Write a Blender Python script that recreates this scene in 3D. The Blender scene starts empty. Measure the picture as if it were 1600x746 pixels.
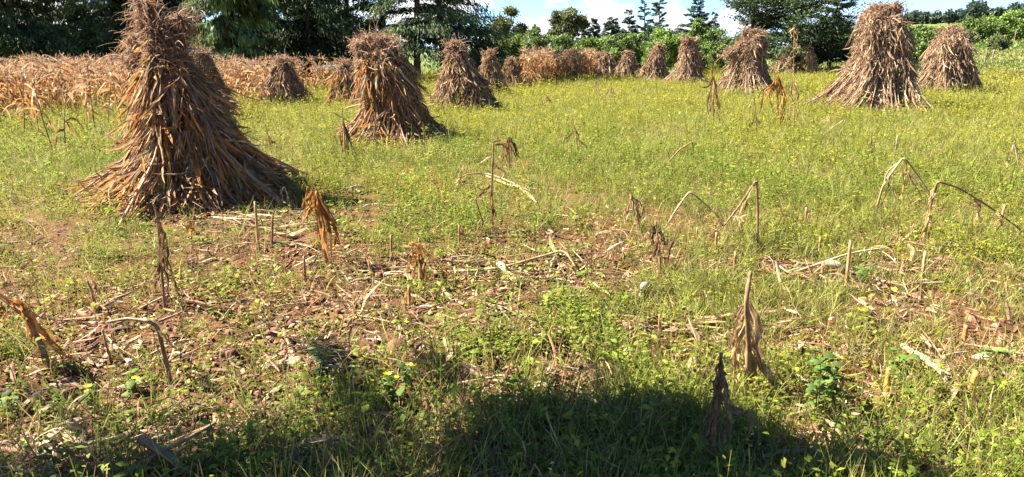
import bpy, math
import numpy as np
from mathutils import Vector

R = math.radians
rng = np.random.default_rng(7)
SC = bpy.context.scene
COL = SC.collection

# ------------------------------------------------------------------ camera, sky, sun, exposure
CAM_H = 1.7
FPX = 1110.0                                   # focal length in pixels of the 1600 wide photograph
PITCH = math.atan(293.0 / FPX)
cam_d = bpy.data.cameras.new('camera')
cam_d.sensor_width = 36.0
cam_d.lens = FPX / 1600.0 * 36.0
cam_d.clip_start = 0.05
cam_d.clip_end = 6000.0
cam = bpy.data.objects.new('camera', cam_d)
cam.location = (0, 0, CAM_H)
cam.rotation_euler = (math.pi / 2 - PITCH, 0, 0)
COL.objects.link(cam)
SC.camera = cam

SUN_AZ = -77.0                                 # degrees from straight ahead, negative = left
SUN_EL = 45.0
sd = Vector((math.sin(R(SUN_AZ)) * math.cos(R(SUN_EL)), math.cos(R(SUN_AZ)) * math.cos(R(SUN_EL)), math.sin(R(SUN_EL))))
sun_d = bpy.data.lights.new('sun', 'SUN')
sun_d.energy = 5.0
sun_d.angle = R(0.53)
sun_d.color = (1.0, 0.93, 0.82)
sun = bpy.data.objects.new('sun', sun_d)
sun.rotation_euler = (-sd).to_track_quat('-Z', 'Y').to_euler()
sun.location = (0, 0, 30)
COL.objects.link(sun)

world = bpy.data.worlds.new('World')
SC.world = world
world.use_nodes = True
wn = world.node_tree
for n in list(wn.nodes):
    wn.nodes.remove(n)
def N(tree, typ, **kw):
    n = tree.nodes.new(typ)
    for k, v in kw.items():
        setattr(n, k, v)
    return n
w_out = N(wn, 'ShaderNodeOutputWorld')
w_bg = N(wn, 'ShaderNodeBackground')
w_bg.inputs['Strength'].default_value = 0.055
w_sky = N(wn, 'ShaderNodeTexSky', sky_type='NISHITA')
w_sky.sun_disc = False
w_sky.sun_elevation = R(SUN_EL)
w_sky.sun_rotation = R(SUN_AZ)
w_sky.altitude = 2000
w_sky.air_density = 0.9
w_sky.dust_density = 0.2
w_sky.ozone_density = 3.0
w_co = N(wn, 'ShaderNodeTexCoord')
w_map = N(wn, 'ShaderNodeMapping')
w_map.inputs['Scale'].default_value = (1.0, 1.0, 2.6)
w_map.inputs['Location'].default_value = (0.35, 0.1, 0.0)
w_n1 = N(wn, 'ShaderNodeTexNoise')
w_n1.inputs['Scale'].default_value = 7.0
w_n1.inputs['Detail'].default_value = 8.0
w_n1.inputs['Roughness'].default_value = 0.56
w_r1 = N(wn, 'ShaderNodeValToRGB')
w_r1.color_ramp.elements[0].position = 0.43
w_r1.color_ramp.elements[1].position = 0.54
w_sep = N(wn, 'ShaderNodeSeparateXYZ')
w_az = N(wn, 'ShaderNodeMapRange')            # the clear part of the sky lies to the right (east side)
w_az.inputs['From Min'].default_value = 0.30
w_az.inputs['From Max'].default_value = 0.42
w_az.inputs['To Min'].default_value = 1.0
w_az.inputs['To Max'].default_value = 0.12
w_mul = N(wn, 'ShaderNodeMath', operation='MULTIPLY')
w_mix = N(wn, 'ShaderNodeMixRGB')
w_mix.inputs['Color2'].default_value = (4.0, 4.05, 4.15, 1)
L = wn.links.new
L(w_co.outputs['Generated'], w_map.inputs['Vector'])
L(w_map.outputs['Vector'], w_n1.inputs['Vector'])
L(w_n1.outputs['Fac'], w_r1.inputs['Fac'])
L(w_co.outputs['Generated'], w_sep.inputs['Vector'])
L(w_sep.outputs['X'], w_az.inputs['Value'])
L(w_r1.outputs['Color'], w_mul.inputs[0])
w_el = N(wn, 'ShaderNodeMapRange')            # the clouds stand low, the sky overhead is clear
w_el.inputs['From Min'].default_value = 0.12
w_el.inputs['From Max'].default_value = 0.30
w_el.inputs['To Min'].default_value = 1.0
w_el.inputs['To Max'].default_value = 0.0
w_m2 = N(wn, 'ShaderNodeMath', operation='MULTIPLY')
L(w_sep.outputs['Z'], w_el.inputs['Value'])
L(w_az.outputs['Result'], w_m2.inputs[0])
L(w_el.outputs['Result'], w_m2.inputs[1])
L(w_m2.outputs['Value'], w_mul.inputs[1])
L(w_mul.outputs['Value'], w_mix.inputs['Fac'])
w_tint = N(wn, 'ShaderNodeMixRGB', blend_type='MULTIPLY')
w_tint.inputs['Fac'].default_value = 1.0
w_tint.inputs['Color2'].default_value = (0.56, 0.69, 0.88, 1)
L(w_sky.outputs['Color'], w_tint.inputs['Color1'])
L(w_tint.outputs['Color'], w_mix.inputs['Color1'])
L(w_mix.outputs['Color'], w_bg.inputs['Color'])
L(w_bg.outputs['Background'], w_out.inputs['Surface'])

vs = SC.view_settings
vs.view_transform = 'Standard'
vs.look = 'None'
vs.exposure = 2.65
vs.gamma = 1.0
vs.use_curve_mapping = False
SC.cycles.max_bounces = 6
SC.cycles.diffuse_bounces = 3
SC.cycles.transmission_bounces = 4
SC.cycles.transparent_max_bounces = 4

# ------------------------------------------------------------------ pixel <-> place helpers
_f = np.array((0, math.cos(PITCH), -math.sin(PITCH)))
_u = np.array((0, math.sin(PITCH), math.cos(PITCH)))
def ray(px, py):
    return np.array((1.0, 0, 0)) * ((px - 800) / FPX) + _u * ((373 - py) / FPX) + _f
def G(px, py, z=0.0):
    d = ray(px, py)
    t = (z - CAM_H) / d[2]
    return np.array((d[0] * t, d[1] * t, z))
def AT(px, py, y):
    d = ray(px, py)
    t = y / d[1]
    return np.array((d[0] * t, y, CAM_H + d[2] * t))

# ------------------------------------------------------------------ value noise
_lat = np.random.default_rng(11).random((256, 256))
def vnoise(x, y, s=1.0, ox=0.0, oy=0.0):
    x = np.asarray(x, float) * s + ox + 1000.0
    y = np.asarray(y, float) * s + oy + 1000.0
    xi = np.floor(x).astype(int); yi = np.floor(y).astype(int)
    fx = x - xi; fy = y - yi
    fx = fx * fx * (3 - 2 * fx); fy = fy * fy * (3 - 2 * fy)
    a = _lat[xi % 256, yi % 256]; b = _lat[(xi + 1) % 256, yi % 256]
    c = _lat[xi % 256, (yi + 1) % 256]; d = _lat[(xi + 1) % 256, (yi + 1) % 256]
    return (a * (1 - fx) + b * fx) * (1 - fy) + (c * (1 - fx) + d * fx) * fy
def fbm(x, y, s, o=4, ox=0.0, oy=0.0):
    v = 0.0; a = 0.5; t = 0.0
    for i in range(o):
        v = v + a * vnoise(x, y, s * 2 ** i, ox + 17.3 * i, oy + 9.1 * i)
        t += a; a *= 0.5
    return v / t
def sstep(a, b, x):
    t = np.clip((np.asarray(x, float) - a) / (b - a), 0, 1)
    return t * t * (3 - 2 * t)

# bare, trampled or littered patches: photograph position, half sizes in metres, strength
_patches = [(415, 395, .75, .5, 1.0), (300, 520, .9, .5, .75), (120, 590, .9, .45, .9), (60, 680, .7, .35, .8),
            (560, 560, .5, .35, .7), (760, 430, 1.1, .38, .95), (640, 420, .5, .35, .8), (1290, 425, 1.0, .4, .95),
            (880, 590, .45, .2, 1.0), (1080, 540, .55, .25, .8), (1390, 650, .45, .3, .8), (500, 330, .7, .45, .7),
            (1060, 420, .6, .4, .7), (1540, 440, .5, .3, .6), (300, 345, .9, .35, .8), (780, 600, .5, .3, .5),
            (1470, 640, .3, .2, .7), (330, 650, .5, .3, .7), (1500, 245, .9, .3, .35), (930, 460, .5, .3, .5),
            (760, 285, .8, .35, .4), (690, 640, .3, .3, .7), (1570, 700, .35, .2, .6), (180, 640, .5, .3, .6)]
_pp = [(G(a, b)[0], G(a, b)[1], c, d, e) for a, b, c, d, e in _patches]
def soil(x, y):
    x = np.asarray(x, float); y = np.asarray(y, float)
    jx = (fbm(x, y, 2.2, 3, 5, 3) - .5) * 1.1; jy = (fbm(x, y, 2.2, 3, 55, 31) - .5) * 0.9
    s = np.zeros_like(x)
    for a, b, c, d, e in _pp:
        q = ((x - a + jx) / c) ** 2 + ((y - b + jy) / d) ** 2
        s = np.maximum(s, e * (1 - sstep(0.45, 1.5, q)))
    near = 1 - sstep(5.0, 12.0, y)
    s = np.maximum(s, near * .85 * sstep(.54 - .10 * (1 - sstep(5.5, 8.5, y)), .67 - .08 * (1 - sstep(5.5, 8.5, y)), fbm(x, y, 1.1, 3, 2, 8)))
    s = np.maximum(s, .55 * sstep(.60, .72, fbm(x, y, .55, 3, 22, 48)) * (1 - sstep(14, 22, y)))
    return s
def height(x, y):
    x = np.asarray(x, float); y = np.asarray(y, float)
    d = np.hypot(x, y)
    az = np.degrees(np.arctan2(x, np.maximum(y, 1e-3)))
    near = 1 - sstep(9, 22, d)
    h = near * ((fbm(x, y, .9, 3) - .5) * .09)
    h = h + near * soil(x, y) * (fbm(x, y, 5.5, 4, 3, 3) - .5) * .10
    hill = np.interp(d, [0, 48, 70, 120, 250, 420, 700, 3000], [0, 0, .5, 1.9, 6.4, 15, 18, 18])
    h = h + hill * sstep(19, 27, az) * (y > 0) * (1 + .10 * sstep(30, 38, az))
    return h

# ------------------------------------------------------------------ materials
def mat(name):
    m = bpy.data.materials.new(name)
    m.use_nodes = True
    t = m.node_tree
    for n in list(t.nodes):
        t.nodes.remove(n)
    return m, t
def leafy(name, trans=.3, rough=.6, nscale=14.0, lo=.72, hi=1.25, spec=.25, stretch=(1, 1, 1), bump=0.0):
    """attribute colour of the thing itself, broken by a procedural noise; thin leaves let light through"""
    m, t = mat(name)
    o = N(t, 'ShaderNodeOutputMaterial')
    a = N(t, 'ShaderNodeAttribute', attribute_name='Col')
    co = N(t, 'ShaderNodeTexCoord')
    mp = N(t, 'ShaderNodeMapping'); mp.inputs['Scale'].default_value = stretch
    nz = N(t, 'ShaderNodeTexNoise'); nz.inputs['Scale'].default_value = nscale; nz.inputs['Detail'].default_value = 3
    mr = N(t, 'ShaderNodeMapRange')
    mr.inputs['From Min'].default_value = .3; mr.inputs['From Max'].default_value = .7
    mr.inputs['To Min'].default_value = lo; mr.inputs['To Max'].default_value = hi
    mul = N(t, 'ShaderNodeVectorMath', operation='SCALE')
    p = N(t, 'ShaderNodeBsdfPrincipled')
    p.inputs['Roughness'].default_value = rough
    p.inputs['Specular IOR Level'].default_value = spec
    l = t.links.new
    l(co.outputs['Object'], mp.inputs['Vector']); l(mp.outputs['Vector'], nz.inputs['Vector'])
    l(nz.outputs['Fac'], mr.inputs['Value'])
    l(a.outputs['Color'], mul.inputs[0]); l(mr.outputs['Result'], mul.inputs['Scale'])
    l(mul.outputs['Vector'], p.inputs['Base Color'])
    if bump:
        b = N(t, 'ShaderNodeBump'); b.inputs['Strength'].default_value = bump; b.inputs['Distance'].default_value = .01
        l(nz.outputs['Fac'], b.inputs['Height']); l(b.outputs['Normal'], p.inputs['Normal'])
    if trans > 0:
        tr = N(t, 'ShaderNodeBsdfTranslucent')
        l(mul.outputs['Vector'], tr.inputs['Color'])
        mx = N(t, 'ShaderNodeMixShader'); mx.inputs['Fac'].default_value = trans
        l(p.outputs['BSDF'], mx.inputs[1]); l(tr.outputs['BSDF'], mx.inputs[2])
        l(mx.outputs['Shader'], o.inputs['Surface'])
    else:
        l(p.outputs['BSDF'], o.inputs['Surface'])
    return m
M_DRY = leafy('dry_maize_leaf', .32, .65, 22, .6, 1.3, .15, (1, 1, .35))
M_STALK = leafy('dry_maize_stalk', 0, .6, 30, .6, 1.3, .25, (1, 1, .15), .3)
M_WEED = leafy('weed_leaf', .42, .65, 9, .75, 1.25, .15)
M_GRASS = leafy('grass_blade', .40, .6, 7, .75, 1.25, .15)
M_LITTER = leafy('leaf_litter', .12, .75, 40, .6, 1.3, .15)
M_CONIFER = leafy('conifer_foliage', .28, .65, 1.3, .6, 1.4, .15)
M_BROAD = leafy('broad_foliage', .32, .55, 1.2, .7, 1.35, .25)
M_BARK = leafy('bark', 0, .85, 9, .55, 1.3, .1, (1, 1, .2), .6)
M_PETAL = leafy('petal', .3, .5, 20, .9, 1.1, .2)
M_STONE = leafy('stone', 0, .85, 25, .6, 1.3, .2, (1, 1, 1), .6)
M_PAINT = leafy('weathered_pale_wood', 0, .7, 12, .7, 1.15, .2)

def ground_mat():
    m, t = mat('field_ground')
    l = t.links.new
    o = N(t, 'ShaderNodeOutputMaterial')
    p = N(t, 'ShaderNodeBsdfPrincipled')
    p.inputs['Roughness'].default_value = .92
    p.inputs['Specular IOR Level'].default_value = .1
    co = N(t, 'ShaderNodeTexCoord')
    n1 = N(t, 'ShaderNodeTexNoise'); n1.inputs['Scale'].default_value = 3.0; n1.inputs['Detail'].default_value = 8; n1.inputs['Roughness'].default_value = .7
    n2 = N(t, 'ShaderNodeTexNoise'); n2.inputs['Scale'].default_value = 34.0; n2.inputs['Detail'].default_value = 5; n2.inputs['Roughness'].default_value = .7
    r1 = N(t, 'ShaderNodeValToRGB')
    e = r1.color_ramp.elements
    e[0].position = .30; e[0].color = (.060, .026, .016, 1)
    e[1].position = .72; e[1].color = (.160, .062, .033, 1)
    x = e.new(.52); x.color = (.108, .042, .023, 1)
    r2 = N(t, 'ShaderNodeValToRGB')
    e = r2.color_ramp.elements
    e[0].position = .38; e[0].color = (.5, .46, .42, 1)
    e[1].position = .66; e[1].color = (1.3, 1.22, 1.12, 1)
    mu = N(t, 'ShaderNodeMixRGB', blend_type='MULTIPLY'); mu.inputs['Fac'].default_value = 1
    at = N(t, 'ShaderNodeAttribute', attribute_name='Col')      # r: share of low green cover, g: hill fields, b: tan strips
    sp = N(t, 'ShaderNodeSeparateColor')
    n3 = N(t, 'ShaderNodeTexNoise'); n3.inputs['Scale'].default_value = .8; n3.inputs['Detail'].default_value = 8; n3.inputs['Roughness'].default_value = .75
    r3 = N(t, 'ShaderNodeValToRGB')
    e = r3.color_ramp.elements
    e[0].position = .34; e[0].color = (.115, .108, .016, 1)
    e[1].position = .68; e[1].color = (.20, .18, .036, 1)
    mg = N(t, 'ShaderNodeMixRGB')
    n4 = N(t, 'ShaderNodeTexNoise'); n4.inputs['Scale'].default_value = .035; n4.inputs['Detail'].default_value = 7; n4.inputs['Roughness'].default_value = .65
    r4 = N(t, 'ShaderNodeValToRGB')
    e = r4.color_ramp.elements
    e[0].position = .36; e[0].color = (.060, .105, .026, 1)
    e[1].position = .66; e[1].color = (.150, .175, .050, 1)
    mh = N(t, 'ShaderNodeMixRGB')
    mt = N(t, 'ShaderNodeMixRGB'); mt.inputs['Color2'].default_value = (.20, .14, .085, 1)
    l(co.outputs['Object'], n1.inputs['Vector']); l(co.outputs['Object'], n2.inputs['Vector'])
    l(co.outputs['Object'], n3.inputs['Vector']); l(co.outputs['Object'], n4.inputs['Vector'])
    l(n1.outputs['Fac'], r1.inputs['Fac']); l(n2.outputs['Fac'], r2.inputs['Fac'])
    l(r1.outputs['Color'], mu.inputs['Color1']); l(r2.outputs['Color'], mu.inputs['Color2'])
    l(at.outputs['Color'], sp.inputs['Color'])
    l(n3.outputs['Fac'], r3.inputs['Fac']); l(n4.outputs['Fac'], r4.inputs['Fac'])
    l(sp.outputs['Red'], mg.inputs['Fac']); l(mu.outputs['Color'], mg.inputs['Color1']); l(r3.outputs['Color'], mg.inputs['Color2'])
    l(sp.outputs['Green'], mh.inputs['Fac']); l(mg.outputs['Color'], mh.inputs['Color1']); l(r4.outputs['Color'], mh.inputs['Color2'])
    l(sp.outputs['Blue'], mt.inputs['Fac']); l(mh.outputs['Color'], mt.inputs['Color1'])
    l(mt.outputs['Color'], p.inputs['Base Color'])
    b = N(t, 'ShaderNodeBump'); b.inputs['Strength'].default_value = .9; b.inputs['Distance'].default_value = .03
    l(n2.outputs['Fac'], b.inputs['Height']); l(b.outputs['Normal'], p.inputs['Normal'])
    l(p.outputs['BSDF'], o.inputs['Surface'])
    return m
M_GROUND = ground_mat()

# ------------------------------------------------------------------ mesh building
def unit(v):
    return v / np.maximum(np.linalg.norm(v, axis=-1, keepdims=True), 1e-9)
class MB:
    def __init__(s):
        s.v = []; s.q = []; s.c = []; s.n = 0
    def add(s, v, q, c):
        v = np.asarray(v, float).reshape(-1, 3); q = np.asarray(q, int).reshape(-1, 4)
        c = np.broadcast_to(np.asarray(c, float), (len(q), 3))
        s.v.append(v); s.q.append(q + s.n); s.c.append(c); s.n += len(v)
    def mesh(s, name, m, smooth=True):
        v = np.concatenate(s.v); q = np.concatenate(s.q); c = np.concatenate(s.c)
        me = bpy.data.meshes.new(name)
        me.vertices.add(len(v)); me.vertices.foreach_set('co', v.astype(np.float32).ravel())
        me.loops.add(q.size); me.loops.foreach_set('vertex_index', q.astype(np.int32).ravel())
        me.polygons.add(len(q)); me.polygons.foreach_set('loop_start', np.arange(0, q.size, 4, dtype=np.int32))
        me.polygons.foreach_set('use_smooth', np.full(len(q), smooth))
        a = me.attributes.new('Col', 'FLOAT_COLOR', 'FACE')
        a.data.foreach_set('color', np.c_[np.clip(c, 0, 1), np.ones(len(c))].astype(np.float32).ravel())
        me.update(calc_edges=True)
        me.materials.append(m)
        return me
    def build(s, name, m, parent=None, smooth=True, loc=None):
        o = bpy.data.objects.new(name, s.mesh(name, m, smooth))
        COL.objects.link(o)
        if parent is not None:
            o.parent = parent
        if loc is not None:
            o.location = loc
        return o
    # many strips at once: P (n,k,3), S side vectors (n,k,3), W half widths (n,k), C (n,3) or (n,k-1,3)
    def ribbons(s, P, S, W, C, fold=0.0):
        n, k, _ = P.shape
        C = np.asarray(C, float)
        if C.ndim == 1:
            C = np.broadcast_to(C, (n, 3))
        if C.ndim == 2:
            C = np.repeat(C[:, None, :], k - 1, 1)
        W = np.broadcast_to(W, (n, k))[..., None]
        if fold:
            T = np.gradient(P, axis=1)
            Nn = unit(np.cross(T, S))
            V = np.stack([P - S * W + Nn * W * fold, P, P + S * W + Nn * W * fold], 2)
            w = 3
        else:
            V = np.stack([P - S * W, P + S * W], 2)
            w = 2
        base = (np.arange(n) * k * w)[:, None, None]
        j = (np.arange(k - 1) * w)[None, :, None]
        i = np.arange(w - 1)[None, None, :]
        a = base + j + i
        q = np.stack([a, a + 1, a + 1 + w, a + w], -1)
        s.add(V.reshape(-1, 3), q.reshape(-1, 4), np.repeat(C.reshape(-1, 3), w - 1, 0))
    def tubes(s, P, Rr, C, sides=6, cap=True):
        n, k, _ = P.shape
        Rr = np.broadcast_to(Rr, (n, k))
        C = np.asarray(C, float)
        if C.ndim == 1:
            C = np.broadcast_to(C, (n, 3))
        if C.ndim == 2:
            C = np.repeat(C[:, None, :], k - 1, 1)
        T = unit(np.gradient(P, axis=1))
        ref = np.where(np.abs(T[..., 2:3]) > .9, np.array((1.0, 0, 0)), np.array((0, 0, 1.0)))
        A = unit(np.cross(T, ref)); B = np.cross(T, A)
        th = np.arange(sides) * 2 * math.pi / sides
        V = P[:, :, None, :] + (A[:, :, None, :] * np.cos(th)[:, None] + B[:, :, None, :] * np.sin(th)[:, None]) * Rr[:, :, None, None]
        base = (np.arange(n) * k * sides)[:, None, None]
        j = (np.arange(k - 1) * sides)[None, :, None]
        i = np.arange(sides)[None, None, :]; i2 = (i + 1) % sides
        q = np.stack([base + j + i, base + j + i2, base + j + sides + i2, base + j + sides + i], -1)
        s.add(V.reshape(-1, 3), q.reshape(-1, 4), np.repeat(C.reshape(-1, 3), sides, 0))
        if cap and sides == 6:
            for r in (0, k - 1):
                o = np.arange(n) * k * sides + r * sides
                qq = np.concatenate([np.stack([o, o + 1, o + 2, o + 3], -1), np.stack([o, o + 3, o + 4, o + 5], -1)])
                c = np.concatenate([C[:, min(r, k - 2)]] * 2) * 1.1
                s.q.append(qq + s.n - len(V.reshape(-1, 3))); s.c.append(c)

def leaf_paths(O, D, Ln, k, droop, wob, tw, r, zmin=None, ref=None):
    """n bending strips from O along D; returns points and side vectors"""
    n = len(O)
    P = np.zeros((n, k, 3)); S = np.zeros((n, k, 3))
    d = unit(np.asarray(D, float).copy()); P[:, 0] = O
    Ln = np.broadcast_to(Ln, (n,)); droop = np.broadcast_to(droop, (n,))[:, None]
    ang = r.uniform(0, 2 * math.pi, n) if ref is None else np.broadcast_to(ref, (n,)) + r.normal(0, .35, n)
    twr = r.normal(0, 1, n) * tw
    wv = r.normal(0, 1, (n, 3))
    for j in range(k):
        if j > 0:
            d = unit(d + droop * np.array((0, 0, -1.0)) + wob * (r.normal(0, 1, (n, 3)) * .6 + wv * .5))
            P[:, j] = P[:, j - 1] + d * (Ln / (k - 1))[:, None]
            if zmin is not None:
                P[:, j, 2] = np.maximum(P[:, j, 2], zmin)
        up = np.where(np.abs(d[:, 2:3]) > .93, np.array((1.0, 0.2, 0)), np.array((0, 0, 1.0)))
        a = unit(np.cross(d, up)); b = np.cross(a, d)
        t = (ang if ref is None else ang) + twr * j / (k - 1)
        S[:, j] = a * np.cos(t)[:, None] + b * np.sin(t)[:, None]
    return P, S
def shades(n, cols, r, jit=.18, w=None):
    cols = np.asarray(cols, float)
    i = r.choice(len(cols), n, p=w)
    return cols[i] * np.exp(r.normal(0, jit, (n, 1))) * np.exp(r.normal(0, .05, (n, 3)))
def smooth_path(pts, k):
    pts = np.asarray(pts, float)
    if len(pts) == 2:
        t = np.linspace(0, 1, k)[:, None]
        return pts[0] * (1 - t) + pts[1] * t
    P = np.vstack([2 * pts[0] - pts[1], pts, 2 * pts[-1] - pts[-2]])
    m = len(pts) - 1
    out = []
    for u in np.linspace(0, m - 1e-6, k):
        i = int(u); t = u - i
        a, b, c, d = P[i:i + 4]
        out.append(.5 * ((2 * b) + (c - a) * t + (2 * a - 5 * b + 4 * c - d) * t * t + (3 * b - a - 3 * c + d) * t ** 3))
    return np.array(out)

def empty(name, loc, label, cat, group=None):
    o = bpy.data.objects.new(name, None)
    o.empty_display_size = .2
    o.location = loc
    COL.objects.link(o)
    return tag(o, label, cat, group)
def tag(o, label, cat, group=None):
    o['label'] = label; o['category'] = cat
    if group:
        o['group'] = group
    return o

# ------------------------------------------------------------------ the ground
def build_ground():
    az = np.concatenate([np.linspace(-56, 56, 360), np.linspace(58, 302, 62)]) * math.pi / 180
    rr = np.concatenate([[.02, .5, 1.0], np.geomspace(1.6, 14, 330), np.geomspace(14.4, 120, 90), np.geomspace(126, 5000, 50)])
    A, D = np.meshgrid(az, rr)
    X = D * np.sin(A); Y = D * np.cos(A)
    Z = height(X, Y)
    V = np.stack([X, Y, Z], -1).reshape(-1, 3)
    na = len(az); nr = len(rr)
    j = np.arange(nr - 1)[:, None] * na; i = np.arange(na)[None, :]; i2 = (i + 1) % na
    q = np.stack([j + i, j + i2, j + na + i2, j + na + i], -1).reshape(-1, 4)
    cx = V[q, 0].mean(1); cy = V[q, 1].mean(1); d = np.hypot(cx, cy)
    azd = np.degrees(np.arctan2(cx, cy))
    g = sstep(3, 20, d) * .85 * (1 - soil(cx, cy) * .9) + .12
    hl = sstep(50, 62, d)
    tan = .6 * sstep(.62, .66, fbm(cx, cy, .022, 3, 4, 4)) * hl + .6 * (sstep(66, 66.5, d) * (1 - sstep(67.2, 68, d))) * (azd > 27)
    m = MB(); m.add(V, q, np.stack([g, hl, tan], -1))
    o = m.build('ground', M_GROUND)
    o['kind'] = 'structure'
build_ground()

# ------------------------------------------------------------------ maize shocks
TAN = [(.30, .185, .085), (.24, .150, .080), (.36, .235, .12), (.17, .10, .05), (.30, .215, .13), (.19, .12, .07)]
ORG = [(.38, .18, .045), (.30, .13, .034), (.25, .165, .09), (.20, .125, .065), (.33, .19, .08), (.22, .15, .09), (.32, .215, .115)]
PINK = [(.31, .205, .115), (.25, .16, .095), (.39, .27, .16), (.17, .105, .065), (.34, .245, .15), (.20, .13, .08)]

def shock(bx, by, top, left, right, topx, label, prof=None, nl=1500, pal=TAN, seed=1, peaks=(), zoff=0, tie=.66, depth=1.0, group='maize shocks standing in the cut field', wid=1.0, dark=1.0):
    r = np.random.default_rng(seed)
    b = G(bx, by); y = b[1]
    c = AT((left + right) / 2, by, y)
    Rb = abs(AT(right, by, y)[0] - AT(left, by, y)[0]) / 2
    base = np.array((c[0], y + Rb * .55, 0.0))               # the photograph shows the near rim of the base
    y0 = base[1]
    k = y0 / y
    Rb *= k * .98
    base[0] = AT((left + right) / 2, by, y0)[0]
    base[2] = float(height(base[0], base[1]))
    H = AT(bx, top, y0)[2] - base[2]
    lean = AT(topx, (by + top) / 2, y0)[0] - base[0]
    pal = np.array(pal) * 1.0
    prof = prof or [(0, 1), (.15, .76), (.35, .50), (.55, .40), (.75, .36), (.88, .33), (1, .22)]
    pt = np.array([p[0] for p in prof]); pr = np.array([p[1] for p in prof])
    pr = pr * np.exp(np.convolve(r.normal(0, .09, len(pr) + 2), (.3, .4, .3), 'valid')); sway = r.normal(0, .06, 2) * Rb; lop = r.uniform(0, 6.28)
    ph0, ph1 = r.uniform(0, 6.28, 2)
    def rad(t, phi):
        q = .90 + .08 * np.sin(2 * phi + ph0) * (1 - t) + .09 * np.sin(5 * phi + ph1 + 2 * t) + .07 * np.sin(11 * phi - ph0 + 4 * t)
        tw = tie or .62
        waist = 1 - .13 * np.exp(-((t - tw) / .06) ** 2) + .08 * np.exp(-((t - tw - .2) / .1) ** 2)
        return np.interp(t, pt, pr) * Rb * q * waist
    def pos(t, phi, f):
        rr = rad(t, phi) * f
        return np.stack([lean * t ** .8 + sway[0] * np.sin(3.3 * t) + rr * np.cos(phi), sway[1] * np.sin(3 * t) + depth * rr * np.sin(phi), t * H * (1 - .07 * (1 + np.cos(phi - lop)) * t)], -1)
    root = empty('maize_shock', base, label, 'maize shock', group)
    # --- stalks round an added dark core that paints the shade in the gaps
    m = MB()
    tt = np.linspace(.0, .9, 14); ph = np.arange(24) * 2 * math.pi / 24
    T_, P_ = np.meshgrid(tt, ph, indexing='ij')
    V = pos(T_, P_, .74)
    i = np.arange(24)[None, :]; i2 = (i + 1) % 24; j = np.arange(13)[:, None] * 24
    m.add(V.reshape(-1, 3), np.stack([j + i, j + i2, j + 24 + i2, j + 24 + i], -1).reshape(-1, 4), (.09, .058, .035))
    ns = max(40, nl // 9)
    phi = r.uniform(0, 2 * math.pi, ns)
    te = r.uniform(.62, .93, ns); f0 = r.uniform(.80, 1.05, ns) + .10 * (r.random(ns) < .16); dphi = r.normal(0, .22, ns)
    P = np.stack([pos(np.maximum(te * u, 0), phi + dphi * u, f0) for u in np.linspace(0, 1, 9)], 1)
    m.tubes(P, np.linspace(.0115, .006, 9)[None, :] * wid * r.uniform(.8, 1.25, (ns, 1)), shades(ns, pal, r, .2) * .9 * dark, 6)
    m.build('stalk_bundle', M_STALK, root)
    # --- dry leaves, hanging down the outside
    def leaves(n, tlo, thi, Llo, Lhi, whalf, out, side, droop, f=(.86, 1.06), wob=.17, kk=8, pw=1.0):
        t = tlo + (thi - tlo) * r.random(n) ** pw
        phi = r.uniform(0, 2 * math.pi, n)
        O = pos(t, phi, r.uniform(f[0], f[1], n))
        dn = unit(pos(np.maximum(t - .06, 0), phi, 1.0) - pos(t, phi, 1.0))
        e = np.stack([np.cos(phi), np.sin(phi) * depth, 0 * phi], -1)
        s_ = np.stack([-np.sin(phi), np.cos(phi), 0 * phi], -1)
        D = dn + e * (r.random((n, 1)) * out) + s_ * r.normal(0, side, (n, 1))
        Ln = r.uniform(Llo, Lhi, n)
        P, S = leaf_paths(O, D, Ln, kk, droop, wob, 2.6, r, zmin=.01)
        w = np.sin(np.linspace(.25, math.pi, kk)) ** .6
        W = w[None, :] * (whalf * np.exp(r.normal(0, .35, (n, 1))))
        cc = shades(n, pal, r, .25) * dark
        g = np.linspace(1.0, 1.12, kk - 1)[None, :, None]
        return P, S, W, cc[:, None, :] * g * np.exp(r.normal(0, .08, (n, kk - 1, 1)))
    m = MB()
    s_ = min(1.0, H / 2.0)
    m.ribbons(*leaves(int(nl * 1.5), .10, .90, .38 * s_, .95 * s_, .0105 * wid, .14, .15, .07, f=(.78, 1.06), wob=.10, kk=9), fold=.5)
    m.ribbons(*leaves(int(nl * .6), .35, .92, .14 * s_, .38 * s_, .0140 * wid, .6, .7, .34, wob=.28), fold=.5)
    m.ribbons(*leaves(int(nl * .6), .0, .24, .20, .55, .0095 * wid, .20, .24, .05), fold=.5)
    m.ribbons(*leaves(int(nl * .10), .12, .70, .35 * s_, .8 * s_, .0150 * wid, .5, .65, .16, wob=.30), fold=.5)
    m.ribbons(*leaves(int(nl * .5), .5, .97, .12 * s_, .34 * s_, .0110 * wid, .5, .7, .35, wob=.34), fold=.5)
    m.build('leaf_layer', M_DRY, root, smooth=False)
    # --- frizzy tassel head
    m = MB()
    nt = max(60, nl // 9)
    phi = r.uniform(0, 2 * math.pi, nt); t = 1 - (.20 + .12 * np.sin(2 * phi + ph1) + .10 * np.sin(5 * phi + ph0)) * r.random(nt) ** .8 * r.uniform(.6, 1.5, nt)
    O = pos(t, phi, r.uniform(.55, 1.02, nt))
    tf = r.random(nt // 2) ** .5
    O = np.vstack([O, pos(np.full(nt // 2, .965), r.uniform(0, 6.28, nt // 2), tf)])
    for (dx, dz, cnt, sp) in peaks:
        q = np.stack([lean + dx + r.normal(0, sp, cnt), r.normal(0, sp, cnt), H + dz - np.abs(r.normal(0, sp * 1.6, cnt))], -1)
        O = np.vstack([O, q])
    n = len(O); nb = 13
    O = np.repeat(O, nb, 0)
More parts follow.
